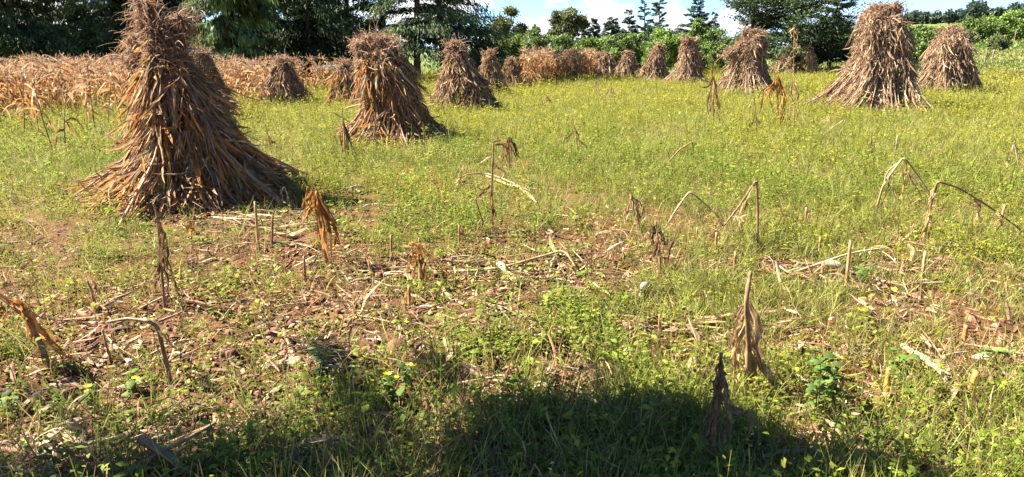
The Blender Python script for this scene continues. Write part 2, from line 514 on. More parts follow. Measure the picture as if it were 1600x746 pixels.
    out = O - np.array((lean, 0, 0)); out[:, 2] = 0; out = unit(out)
    D = out * .22 + np.stack([r.normal(0, .7, n * nb), r.normal(0, .7, n * nb), r.uniform(.1, 1.2, n * nb)], -1)
    k = 7
    P, S = leaf_paths(O, D, r.uniform(.06, .19, n * nb) * s_, k, .42, .20, 2.0, r)
    W = np.linspace(1, .6, k)[None, :] * r.uniform(.0030, .0065, (n * nb, 1)) * max(1.0, y0 / 9.0) ** .8
    m.ribbons(P, S, W, shades(n * nb, [(.28, .165, .10), (.34, .22, .14), (.20, .11, .065), (.38, .27, .18)], r, .2) * dark)
    npl = len(O) // nb * 2
    i = r.integers(0, len(O), npl)
    P, S = leaf_paths(O[i], out[i] * .35 + np.stack([r.normal(0, .35, npl), r.normal(0, .35, npl), r.uniform(.5, 1.3, npl)], -1), r.uniform(.10, .30, npl) * np.where(r.random(npl) < .2, 1.7, 1) * s_, k, .20, .16, 1.5, r)
    m.ribbons(P, S, np.linspace(1.1, .6, k)[None, :] * r.uniform(.0028, .006, (npl, 1)) * max(1.0, y0 / 9.0) ** .8, shades(npl, [(.28, .17, .10), (.36, .24, .15), (.20, .12, .07)], r, .2) * dark)
    n2 = n * 3
    O2 = O[r.integers(0, len(O), n2)] - np.array((0, 0, .05)) * r.random((n2, 1))
    P, S = leaf_paths(O2, np.stack([r.normal(0, .8, n2), r.normal(0, .8, n2), r.uniform(-.8, .6, n2)], -1), r.uniform(.10, .26, n2) * s_, 8, .35, .38, 3.0, r)
    W = np.sin(np.linspace(.3, math.pi, 8))[None, :] * (.0085 * wid * np.exp(r.normal(0, .3, (n2, 1))))
    m.ribbons(P, S, W, shades(n2, pal, r, .25) * dark, fold=.5)
    m.build('tassel_head', M_DRY, root, smooth=False)
    # --- the twisted stalk that ties it
    if tie:
        m = MB()
        a = np.linspace(0, 2 * math.pi, 40)
        for ofs in (0, .02, -.018):
            t = tie + .055 * np.cos(a + .5) + ofs + .006 * np.sin(7 * a)
            m.tubes(pos(t, a, 1.03 + .02 * np.sin(5 * a + ofs * 90))[None], .011 * wid, np.array(pal[2]) * dark, 5, cap=False)
        m.build('tie_band', M_STALK, root)
    return root

COLUMN = [(0, 1.06), (.12, .78), (.3, .54), (.5, .42), (.72, .35), (.86, .31), (1, .18)]
CONE = [(0, 1.04), (.2, .80), (.45, .57), (.65, .43), (.8, .34), (.92, .25), (1, .10)]
FAT = [(0, 1.02), (.2, .86), (.45, .70), (.65, .58), (.8, .49), (.92, .36), (1, .16)]
shock(306, 322, 40, 146, 482, 274, 'biggest and nearest maize shock, orange on its left, ragged top at the upper edge',
      [(0, 1.08), (.10, .80), (.20, .58), (.34, .38), (.50, .29), (.64, .26), (.76, .22), (.88, .15), (1, .07)], 4300, ORG, 101,
      peaks=[(-.16, .26, 26, .05), (-.17, .10, 34, .06), (.20, .12, 18, .04), (-.34, -.12, 26, .06), (-.42, -.34, 14, .05), (.0, .02, 26, .08)], wid=1.2)
shock(618, 222, 62, 530, 702, 592, 'second nearest maize shock, broad tousled crown leaning left, just right of the biggest one',
      [(0, 1.05), (.12, .80), (.28, .60), (.45, .49), (.6, .44), (.85, .42), (.95, .34), (1, .20)], 2300, ORG, 102,
      peaks=[(-.35, -.02, 18, .08), (-.12, .08, 22, .09), (.12, .06, 22, .09), (.25, -.05, 16, .08), (-.2, .0, 20, .1)], tie=.5, wid=1.25)
shock(724, 174, 70, 666, 784, 713, 'neat cone shaped maize shock in front of the right end of the dark trees', CONE, 1900, TAN, 103,
      peaks=[(-.02, .10, 18, .08), (.1, .02, 14, .07), (-.12, -.02, 10, .06)], wid=1.15)
shock(771, 149, 82, 742, 802, 764, 'slim maize shock half hidden behind the neat cone shaped one', CONE, 1200, TAN, 104, peaks=[(0, .08, 18, .1)], wid=1.4, tie=0)
shock(804, 139, 93, 782, 828, 799, 'squat shaded maize shock touching the left end of the far uncut maize', FAT, 1000, TAN, 105, peaks=[(-.1, .08, 14, .12), (.15, .05, 10, .1)], wid=1.5, tie=0, dark=.9)  # its shade is put into the colours by the dark factor
shock(452, 166, 93, 402, 494, 446, 'low shaggy maize shock against the left maize field, between the two nearest shocks', CONE, 1500, TAN, 106,
      peaks=[(-.05, .12, 18, .1), (-.3, .02, 12, .1), (.25, 0, 12, .1)], wid=1.25, tie=0)
shock(335, 190, 82, 278, 376, 322, 'maize shock standing hidden behind the right flank of the biggest one', CONE, 1500, ORG, 107, peaks=[(0, .05, 16, .1)], wid=1.15, tie=0)
shock(540, 166, 96, 508, 580, 538, 'maize shock peeping out left behind the tousled leaning one', FAT, 1200, ORG, 108, peaks=[(-.1, .08, 16, .1)], wid=1.25, tie=0)
shock(946, 124, 82, 922, 971, 946, 'leftmost shock of the far row, next to the right end of the uncut maize', FAT, 900, PINK, 109, peaks=[(0, .06, 14, .12), (-.5, -.1, 8, .06)], wid=1.7, tie=0)
shock(983, 125, 82, 960, 1006, 982, 'blunt topped shock, second in the far row counting from the uncut maize', FAT, 900, PINK, 110, peaks=[(-.1, .1, 16, .14), (.25, -.05, 8, .1)], wid=1.7, tie=0)
shock(1021, 129, 72, 990, 1049, 1028, 'pointed shock leaning right, third in the far row', CONE, 1000, PINK, 111, peaks=[(0, .1, 16, .12)], wid=1.6, tie=0)
shock(1070, 133, 62, 1031, 1108, 1075, 'tallest shock of the far row with a narrow square head', COLUMN, 1300, PINK, 112, peaks=[(-.1, .12, 18, .12), (.2, .1, 16, .12)], wid=1.5, tie=0)
shock(1166, 148, 52, 1116, 1213, 1170, 'square headed shock in front of the big dark cedar', [(0, 1.06), (.2, .82), (.42, .60), (.62, .47), (.85, .42), (1, .32)], 1700, PINK, 113,
      peaks=[(-.2, .12, 16, .1), (.05, .14, 18, .12), (.28, .08, 16, .1), (-.85, -.72, 22, .14), (-.62, -.5, 18, .14)], wid=1.3)
shock(1226, 119, 80, 1200, 1250, 1230, 'slumped far bundle of maize leaning right under the cedar', CONE, 700, PINK, 114, peaks=[(.1, .3, 14, .14), (-.4, -.2, 14, .16)], wid=1.9, tie=0)
shock(1264, 119, 74, 1250, 1282, 1262, 'thin upright far bundle of maize under the cedar', FAT, 500, PINK, 115, peaks=[(0, .12, 10, .14)], wid=1.9, tie=0)
shock(1350, 174, 14, 1256, 1446, 1374, 'tall massive maize shock with a dark hollow column, right of the cedar', [(0, 1.08), (.12, .82), (.28, .62), (.45, .50), (.6, .41), (.85, .37), (.95, .34), (1, .24)], 2900, PINK, 116,
      peaks=[(-.2, .10, 22, .1), (.05, .16, 26, .12), (.36, .12, 18, .09), (.2, .05, 22, .1), (-.42, -.15, 12, .08)], wid=1.15, tie=0)
shock(1481, 148, 46, 1420, 1534, 1477, 'ragged maize shock furthest right with loose stalks poking out', [(0, 1), (.2, .78), (.45, .60), (.65, .52), (.82, .44), (.93, .32), (1, .18)], 1800, PINK, 117,
      peaks=[(0, .15, 16, .08), (-.25, -.02, 14, .1), (.22, -.15, 14, .1), (.72, -1.1, 10, .1)], wid=1.3, tie=0)

# ------------------------------------------------------------------ uncut maize
def maize_parts(seed, h):
    r = np.random.default_rng(seed)
    k = 9
    lean = r.normal(0, .09, 2); bow = r.normal(0, .05, 2)
    u = np.linspace(0, 1, k)
    P = np.stack([lean[0] * u * h + bow[0] * u * u, lean[1] * u * h + bow[1] * u * u, u * h], -1)[None]
    st = MB(); st.tubes(P, np.linspace(.011, .005, k)[None], shades(1, ORG, r, .1) * .75, 5, cap=False)
    n = int(r.integers(9, 14))
    t = np.sort(r.uniform(.30, .96, n)); O = np.stack([np.interp(t, u, P[0, :, i]) for i in range(3)], -1)
    a = r.uniform(0, 6.28, n)
    D = np.stack([np.cos(a), np.sin(a), r.uniform(.3, 1.5, n)], -1)
    Pl, S = leaf_paths(O, D, r.uniform(.22, .50, n), 8, r.uniform(.32, .62, n), .14, 2.2, r, zmin=.04)
    W = np.sin(np.linspace(.4, math.pi, 8))[None, :] ** .7 * (.021 * np.exp(r.normal(0, .3, (n, 1))))
    lv = MB(); lv.ribbons(Pl, S, W, shades(n, [(.34, .165, .055), (.40, .225, .09), (.25, .125, .05), (.38, .26, .135)], r, .25), fold=.4)
    nb = 12
    O = np.repeat(P[0, -1:], nb, 0) - np.array((0, 0, .02))
    D = np.stack([r.normal(0, .55, nb), r.normal(0, .55, nb), r.uniform(.5, 1.2, nb)], -1)
    Pt, S = leaf_paths(O, D, r.uniform(.12, .28, nb), 6, .14, .10, 1, r)
    ta = MB(); ta.ribbons(Pt, S, np.linspace(.009, .005, 6)[None, :], shades(nb, [(.31, .19, .105), (.37, .25, .15), (.24, .14, .075)], r, .18))
    return st, lv, ta
MAIZE = []
for i in range(14):
    h = .96 + .36 * ((i * 7) % 14) / 14
    st, lv, ta = maize_parts(300 + i, h)
    MAIZE.append((st, lv, ta, st.mesh('stalk', M_STALK), lv.mesh('leaves', M_DRY), ta.mesh('tassel', M_DRY)))
spots = []
e0 = np.array((-14.2, 14.6)); e1 = np.array((-7.6, 29.5))            # right edge of the left field
ed = unit((e1 - e0)[None])[0]; en = np.array((-ed[1], ed[0]))        # rows run along this edge
for row in range(0, 18):
    s = -6.0
    while s < 17.5:
        p = e0 + ed * (s + rng.normal(0, .07)) + en * (row * .62 + rng.normal(0, .10) - (.5 if rng.random() < .04 else 0))
        s += rng.uniform(.20, .36) * (1.7 if row < 2 else 1.0)
        if p[1] > 8 and abs(p[0]) < .78 * p[1] + .8 and p[1] < 32:
            spots.append((p[0], p[1], 0))
# a few stragglers on the edge of the left field
for px, py in ((38, 214), (60, 205), (84, 238), (104, 240), (136, 214), (168, 206), (214, 190), (190, 200), (8, 210), (150, 208), (400, 172), (418, 170), (392, 166), (370, 168), (384, 178), (505, 150), (498, 158)):
    g = G(px, py); spots.append((g[0], g[1], 0))
f0 = G(838, 137); f1 = G(936, 119)
fd = unit((f1 - f0)[None])[0][:2]; fn = unit((f0 + f1)[None])[0][:2]
for i in range(260):
    u = rng.random()
    e = G(820 + 116 * u, 140.5 - 20.5 * u)[:2]
    p = e + unit(e[None])[0] * (6.0 * rng.random() ** 1.4)
    spots.append((p[0], p[1], 1))
spots = np.array(spots)
# which plants show largest: the front of either field
front0 = np.abs((spots[:, 0] - e0[0]) * en[0] + (spots[:, 1] - e0[1]) * en[1])
front1 = np.abs((spots[:, 0] - f0[0]) * -fd[1] + (spots[:, 1] - f0[1]) * fd[0])
is1 = spots[:, 2] > .5
score = np.where(is1, 60 + front1 * 12, spots[:, 1] + front0 * 2.2)
order = np.argsort(score)
quota = {0: 225, 1: 75}; used = {0: 0, 1: 0}
rest = MB()
def place_maize(x, y, f):
    st, lv, ta, a, b, c = MAIZE[int(rng.integers(0, 14))]
    sc = rng.uniform(.92, 1.28) * (1.2 if f else 1.0)
    rz = rng.uniform(0, 6.28)
    z = float(height(x, y))
    if used[f] < quota[f]:
        used[f] += 1
        lab = ('dry reddish maize plant standing in the front of the uncut maize field at the left' if f == 0 else
               'dry tan maize plant in the strip of uncut maize before the far hedge')
        o = empty('maize_plant', (x, y, z), lab, 'maize plant', 'uncut maize at the left' if f == 0 else 'strip of uncut maize at the far end')
        o.rotation_euler = (rng.normal(0, .05), rng.normal(0, .05), rz); o.scale = (sc, sc, sc)
        for nm, me in (('stalk', a), ('leaves', b), ('tassel', c)):
            q = bpy.data.objects.new(nm, me); COL.objects.link(q); q.parent = o
    else:
        cz, sz = math.cos(rz) * sc, math.sin(rz) * sc
        for mb in (st, lv, ta):
            v = np.concatenate(mb.v)
            w = np.stack([v[:, 0] * cz - v[:, 1] * sz + x, v[:, 0] * sz + v[:, 1] * cz + y, v[:, 2] * sc + z], -1)
            rest.add(w, np.concatenate(mb.q), np.concatenate(mb.c))
for i in order:
    place_maize(spots[i, 0], spots[i, 1], int(spots[i, 2]))
o = rest.build('maize_stand', M_DRY)
o['kind'] = 'stuff'; tag(o, 'dense mass of dry maize behind the front plants of the uncut fields', 'maize')

# ------------------------------------------------------------------ trees
def conifer_parts(seed, H, r0, base_t, spread, limbs, sprays, size, cols, droop=.25, shape=.8, lift=.15, trunk_r=.22, hang=.5, lean=0.0, up_sparse=0.0, jit=1.0):
    r = np.random.default_rng(seed)
    tr = MB(); k = 10
    u = np.linspace(0, 1, k)
    T = np.stack([lean * u * H + .12 * np.sin(3 * u + seed), .1 * np.sin(4 * u + seed * 2), u * H], -1)
    bc = np.array((.085, .065, .05))
    tr.tubes(T[None], (trunk_r * (1 - .9 * u) + .02)[None], bc, 8, cap=False)
    cr = MB()
    t = base_t + (1 - base_t) * r.random(limbs) ** (1.0 + up_sparse)
    t = np.sort(t)
    a = r.uniform(0, 6.28, limbs)
    rel = (t - base_t) / (1 - base_t)
    ln = (spread * (1 - rel) ** shape + .12 * spread) * r.uniform(.55, 1.15, limbs)
    O = np.stack([np.interp(t, u, T[:, i]) for i in range(3)], -1)
    D = np.stack([np.cos(a), np.sin(a), r.normal(lift, .15, limbs)], -1)
    kl = 7
    P, S = leaf_paths(O, D, ln, kl, droop * .25, .07, 0, r)
    tr.tubes(P, np.linspace(.035, .008, kl)[None] * (ln[:, None] / max(spread, .1) + .25), bc * .9, 5, cap=False)
    # sprays along each limb
    li = r.choice(limbs, sprays, p=ln / ln.sum())
    v = r.random(sprays) ** .8 * (kl - 1.001)
    i = v.astype(int); fr = (v - i)[:, None]
    O = P[li, i] * (1 - fr) + P[li, i + 1] * fr
    d = unit(P[li, i + 1] - P[li, i])
    O = O + r.normal(0, 1, (sprays, 3)) * (np.array((.2, .2, .055)) * jit * (ln[li] * .5 * (.4 + v / kl))[:, None])
    D = d * (1.0 + .3 * (jit < .9)) + r.normal(0, .34 if jit > .9 else .3, (sprays, 3)) - np.array((0, 0, hang))
    Pq, S = leaf_paths(O, D, size * r.uniform(.6, 1.5, sprays), 3, .2, .15, .8, r)
    W = np.array((.45, 1.0, .12))[None, :] * (size * .14 * r.uniform(.6, 1.4, (sprays, 1)))
    limbc = np.exp(r.normal(0, .38, (limbs, 1)))
    cr.ribbons(Pq, S, W, shades(sprays, cols, r, .22) * limbc[li])
    return tr, cr
def put_tree(name, parts, loc, label, cat, group=None, rz=0.0, sc=1.0, m=M_CONIFER):
    o = empty(name, loc, label, cat, group)
    o.rotation_euler = (0, 0, rz); o.scale = (sc, sc, sc)
    for nm, me in zip(('trunk', 'crown'), parts):
        q = bpy.data.objects.new(nm, me); COL.objects.link(q); q.parent = o
    return o
DK = [(.045, .070, .028), (.060, .090, .032), (.034, .054, .025), (.095, .125, .040)]
def meshes(p, m=M_CONIFER):
    return p[0].mesh('trunk', M_BARK), p[1].mesh('crown', m)
cyA = meshes(conifer_parts(1, 12, 0, .10, 4.2, 110, 40000, .23, DK, droop=.35, hang=.45, shape=.5, lift=.05, lean=.02, up_sparse=.4))
cyB = meshes(conifer_parts(2, 13, 0, .16, 3.8, 80, 24000, .23, DK, droop=.3, hang=.35, shape=.45, lift=.2, lean=-.05, up_sparse=.35))
cyC = meshes(conifer_parts(3, 12, 0, .20, 3.6, 50, 11000, .22, DK, droop=.1, hang=.2, shape=.4, lift=.3, lean=.03, up_sparse=.3))
WEEP = [(.095, .145, .045), (.12, .17, .052), (.070, .110, .040)]
cyW = meshes(conifer_parts(4, 11, 0, .04, 2.4, 110, 30000, .34, WEEP, droop=.5, hang=1.3, shape=.5, lift=.1, up_sparse=.3))
trees = [(-70, 118, 44, cyA, 1.0, 'dark cypress cut by the left edge of the photo'),
         (30, 114, 41, cyA, 1.05, 'spreading dark cypress over the far left of the maize'),
         (118, 113, 47, cyB, 1.05, 'dark cypress with a leaning bare trunk above the left maize'),
         (190, 112, 43, cyA, .95, 'dense dark cypress left of the biggest shock'),
         (262, 113, 46, cyA, 1.1, 'dark cypress directly behind the top of the biggest shock'),
         (362, 113, 38, cyW, 1.0, 'brighter weeping cypress with hanging sprays, right of the biggest shock'),
         (425, 112, 45, cyA, 1.0, 'dense dark cypress right beside the weeping cypress'),
         (492, 113, 44, cyB, 1.0, 'dark cypress above the white rail'),
         (548, 115, 48, cyC, 1.0, 'thin crowned dark pine with bare stem, left of the tousled shock'),
         (603, 116, 45, cyC, 1.08, 'thin crowned pine with sky showing, behind the tousled shock'),
         (655, 117, 42, cyB, .98, 'tall dark pine, rightmost but one of the left wood'),
         (694, 116, 45, cyB, 1.0, 'dark pine at the right end of the left wood'),
         (320, 108, 52, cyC, 1.1, 'dark cypress behind the weeping one, on its left'),
         (225, 108, 56, cyB, 1.1, 'second rank dark cypress behind the biggest shock, on its left'),
         (455, 108, 57, cyB, 1.15, 'second rank dark cypress behind the low shaggy shock')]
for i, (px, py, yd, p, sc, lab) in enumerate(trees):
    q = AT(px, py, yd)
    put_tree('cypress_tree' if p is not cyC else 'pine_tree', p, (q[0], yd, float(height(q[0], yd)) - .05), lab, 'tree', 'dark wood on the left', rz=i * 1.7, sc=sc)

def broad_parts(seed, H, spread, base, clumps, leaves, size, cols, trunk_r=.15, fl=.8):
    r = np.random.default_rng(seed)
    tr = MB(); cr = MB()
    k = 8; u = np.linspace(0, 1, k)
    T = np.stack([.1 * np.sin(3 * u + seed) * H * .1, .1 * np.cos(2 * u) * H * .1, u * H * .8], -1)
    bc = np.array((.10, .075, .055))
    tr.tubes(T[None], (trunk_r * (1 - .85 * u))[None], bc, 7, cap=False)
    t = r.random(clumps)
    zc = base + (H - base) * t
    prof = np.sin(np.clip(t * .86 + .10, 0, 1) * math.pi) ** .6
    a = r.uniform(0, 6.28, clumps); rr = spread * prof * r.random(clumps) ** .45
    C = np.stack([rr * np.cos(a), rr * np.sin(a), zc], -1)
    rad = spread * r.uniform(.14, .36, clumps) * (.6 + .4 * prof)
    tz = np.clip((zc - .25 * H) * .8, .15 * H, .72 * H)
    O = np.stack([np.interp(tz, T[:, 2], T[:, 0]), np.interp(tz, T[:, 2], T[:, 1]), tz], -1)
    s = np.linspace(0, 1, 5)[None, :, None]
    P = O[:, None] * (1 - s) + C[:, None] * s + np.array((0, 0, .12 * H)) * (s * (1 - s))
    tr.tubes(P, np.linspace(.3 * trunk_r, .06 * trunk_r, 5)[None], bc, 5, cap=False)
    ci = r.choice(clumps, leaves, p=rad ** 2 / (rad ** 2).sum())
    d = unit(r.normal(0, 1, (leaves, 3)))
    O = C[ci] + d * (rad[ci] * np.abs(r.normal(.62, .38, leaves)))[:, None] * np.array((1, 1, fl))
    D = d * .6 + r.normal(0, .6, (leaves, 3)) - np.array((0, 0, .15))
    Pq, S = leaf_paths(O, D, size * r.uniform(.6, 1.4, leaves), 3, .15, .1, .5, r)
    W = np.array((.3, 1.0, .15))[None, :] * (size * .33 * r.uniform(.7, 1.3, (leaves, 1)))
    cl = np.exp(r.normal(0, .22, (clumps, 1)))
    cr.ribbons(Pq, S, W, shades(leaves, cols, r, .2) * cl[ci])
    return tr, cr
GB = [(.090, .140, .030), (.11, .165, .036), (.070, .115, .030), (.13, .17, .038)]
GO = [(.105, .130, .044), (.12, .140, .050), (.085, .112, .038), (.13, .125, .05)]
GL = [(.115, .185, .030), (.14, .205, .035), (.09, .15, .028)]
def base_at(px, yd):
    x = (px - 800) / FPX * yd / math.cos(PITCH) * 1.0
    # horizontal position of a photograph column at ground distance yd
    for _ in range(3):
        zz = float(height(x, yd))
        dep = yd * math.cos(PITCH) + (CAM_H - zz) * math.sin(PITCH)
        x = (px - 800) / FPX * dep
    return np.array((x, yd, float(height(x, yd))))
def hz(px, py, yd):
    return AT(px, py, yd)[2]
def grow(kind, px, top, yd, label, half, seed, cols, n, name, cat='tree', group=None, m=M_BROAD, size=.3, base=.12, clumps=26):
    b = base_at(px, yd); H = hz(px, top, yd) - b[2]
    sp = half / FPX * yd
    parts = broad_parts(seed, H, sp, base * H, int(clumps * 1.6), int(n * 3.2), size * .52, cols, trunk_r=.03 * H)
    return put_tree(name, meshes(parts, m), b, label, cat, group)
grow('b', 790, 16, 62, 'pale olive broadleaf tree left of centre, behind the far hedge', 30, 21, GO, 5200, 'broadleaf_tree', base=.2)
grow('b', 838, 38, 64, 'small dark tree between the two olive broadleaf trees', 14, 22, GB, 1800, 'broadleaf_tree', size=.28)
grow('b', 886, 12, 62, 'tall olive broadleaf tree above the uncut maize strip', 30, 23, GO, 5600, 'broadleaf_tree', base=.2)
grow('b', 735, 82, 46, 'leafy green shrub at the right foot of the left wood', 26, 24, GB, 2200, 'shrub', 'shrub', 'far hedge', size=.26, base=.03)
bushes = [(765, 62, 56, 26, GB, 'hedge shrub behind the slim shock, first from the left wood'),
          (800, 58, 58, 28, GB, 'hedge shrub in front of the pale olive tree'),
          (842, 50, 57, 28, GB, 'rounded hedge shrub below the small dark tree'),
          (880, 60, 58, 26, GB, 'low hedge shrub below the tall olive tree'),
          (922, 63, 54, 24, GL, 'low bright shrub of large leaves behind the leftmost far shock'),
          (960, 54, 57, 26, GB, 'hedge shrub between the blunt topped and leftmost far shocks'),
          (998, 52, 58, 26, GB, 'hedge shrub below the slim bare spruce'),
          (1035, 46, 54, 26, GL, 'yellow green hedge shrub behind the pointed far shock'),
          (1070, 50, 58, 24, GB, 'hedge shrub left of the pale green sapling'),
          (1090, 32, 57, 15, GL, 'pale green sapling rising above the hedge right of the tallest far shock'),
          (1112, 50, 56, 26, GB, 'dark hedge shrub nearest the cedar'),
          (1140, 58, 52, 26, GB, 'hedge shrub at the left foot of the cedar')]
for i, (px, top, yd, half, cols, lab) in enumerate(bushes):
    grow('b', px, top, yd, lab, half * 1.15, 40 + i, cols, 3600, 'shrub', 'shrub', 'far hedge', size=.24, base=.02, clumps=22)
SP = [(.055, .080, .050), (.068, .095, .056), (.042, .064, .042)]
for i, (px, top, half, lab) in enumerate([(908, 42, 12, 'shortest spruce, leftmost in the row beyond the hedge'),
        (925, 30, 13, 'second spruce from the left, right of the tall olive tree'),
        (952, 24, 17, 'broad low spruce, third from the left in the row'),
        (979, 16, 15, 'bushy spruce, fourth from the left in the row'),
        (1004, 1, 16, 'slim sparse spruce with bare upper branches'),
        (1028, -4, 20, 'tall full spruce right of the slim sparse one'),
        (1085, -2, 24, 'widest tall spruce behind the pale green sapling'),
        (1110, 20, 11, 'small narrow spruce, rightmost in the row beside the cedar')]):
    yd = 74 + (i * 5) % 9
    b = base_at(px, yd); H = hz(px, top, yd) - b[2]
    p = conifer_parts(60 + i, H, 0, .06, half / FPX * yd * 1.65, 90 if i != 4 else 46, 20000 if i != 4 else 7000, .22, SP, droop=.1, shape=.9, lift=.3, hang=.1, trunk_r=.12, jit=.85)
    put_tree('spruce_tree', meshes(p), b, lab, 'tree', 'spruces beyond the hedge')
CE = [(.034, .058, .024), (.046, .074, .028), (.026, .044, .022), (.070, .095, .034)]
b = base_at(1235, 55)
put_tree('cedar_tree', meshes(conifer_parts(71, 10.5, 0, .06, 5.0, 130, 44000, .25, CE, droop=.1, shape=.55, lift=.3, hang=.1, trunk_r=.3)), b,
         'big spreading dark cedar in the gap right of the spruces', 'tree')
b = base_at(1172, 57)
put_tree('cedar_tree', meshes(conifer_parts(72, 9.0, 0, .3, 3.0, 34, 4200, .28, CE, droop=.0, shape=.4, lift=.7, hang=.0, trunk_r=.16)), b,
         'open branched conifer on the left side of the big cedar', 'tree')
b = base_at(1297, 58)
put_tree('cedar_tree', meshes(conifer_parts(73, 6.5, 0, .1, 2.4, 80, 13000, .25, CE, droop=.1, shape=.5, lift=.2, hang=.1, trunk_r=.16)), b,
         'smaller dark conifer on the right side of the big cedar', 'tree')
# right hand slope
BR = [(1422, 56, 60, 20, GL, 'bright green banana like clump between the two right shocks', 2600),
      (1400, 42, 95, 24, GL, 'dark green bushes behind the massive right shock', 2400),
      (1440, 44, 110, 26, GB, 'grey green bush left of the ragged right shock top', 2400),
      (1520, 30, 130, 30, GB, 'rounded green tree on the slope right of the ragged shock', 2600),
      (1556, 26, 135, 32, GL, 'pale green tree in the middle of the right slope', 2600),
      (1592, 22, 140, 34, GL, 'pale green tree at the right edge on the slope', 2600),
      (1625, 24, 142, 34, GB, 'tree on the slope cut by the right edge', 2000),
      (1505, 48, 120, 22, GO, 'olive shrub at the foot of the slope trees', 1500),
      (1560, 56, 90, 16, GO, 'small brownish shrub in the field on the slope', 1200)]
for i, (px, top, yd, half, cols, lab, n) in enumerate(BR):
    grow('b', px, top, yd, lab, half, 80 + i, cols, n, 'shrub' if 'tree' not in lab.split(' at ')[0] else 'broadleaf_tree', 'shrub' if 'tree' not in lab else 'tree', 'greenery on the right slope', size=.3 * yd / 60, base=.02, clumps=20)
# the wood along the ridge reads as one mass
wood = MB(); r = np.random.default_rng(99)
for i in range(150):
    px = r.uniform(1385, 1660); yd = r.uniform(330, 420)
    b = base_at(px, yd)
    H = r.uniform(3.2, 5.8) * (1 + .35 * sstep(1480, 1600, px)) + (4.5 if 1508 < px < 1532 and r.random() < .5 else 0)
    n = 260
    d = unit(r.normal(0, 1, (n, 3))) * r.random((n, 1)) ** .35
    O = b + np.array((0, 0, H * .55)) + d * np.array((H * .42, H * .42, H * .52))
    P, S = leaf_paths(O, r.normal(0, 1, (n, 3)), r.uniform(.8, 1.8, n), 3, .1, .1, .5, r)
    wood.ribbons(P, S, np.array((.3, 1, .2))[None, :] * r.uniform(.3, .6, (n, 1)), shades(n, [(.045, .07, .045), (.06, .085, .05), (.036, .055, .04)], r, .15) * math.exp(r.normal(0, .15)))
o = wood.build('ridge_wood', M_BROAD); o['kind'] = 'stuff'; tag(o, 'blue green wood along the ridge at the far right', 'wood')
# fence posts and the white rail
for px, py, h, lab in ((1549, 97, 1.2, 'thin grey fence post in the meadow right of the ragged shock'), (1584, 63, 2.2, 'thin grey fence post at the field edge on the right slope'), (1538, 99, 1.0, 'short pale fence post left of the thin grey one')):
    yd = 62 if py > 80 else 118
    b = base_at(px, yd)
    m = MB(); m.tubes(np.array([[b - (0, 0, .1), b + (.02, 0, h * .5), b + (.05, 0, h)]]), .05 if yd < 100 else .08, (.13, .11, .09), 6)
    o = m.build('fence_post', M_BARK); tag(o, lab, 'post')
rail = empty('rail_fence', base_at(512, 33), 'pale weathered rail on two posts under the cypress, left of the tousled shock', 'fence')
q = np.array(rail.location)
a = AT(494, 104, 33) - q; b2 = AT(548, 102, 33.6) - q
m = MB(); m.tubes(np.array([[a, (a + b2) / 2 - (0, 0, .02), b2]]), .06, (.52, .50, .47), 6); m.build('rail', M_PAINT, rail)
m = MB(); m.tubes(np.array([[a - (0, 0, .16), (a + b2) / 2 - (0, 0, .2), b2 - (0, 0, .15)]]), .04, (.38, .36, .33), 6); m.build('rail', M_PAINT, rail)
for e in (a, b2):
    m = MB(); m.tubes(np.array([[np.array((e[0], e[1] + .1, -.1)), np.array((e[0], e[1] + .1, e[2] * .5)), np.array((e[0], e[1] + .1, e[2] + .05))]]), .06, (.12, .10, .08), 6); m.build('post', M_BARK, rail)

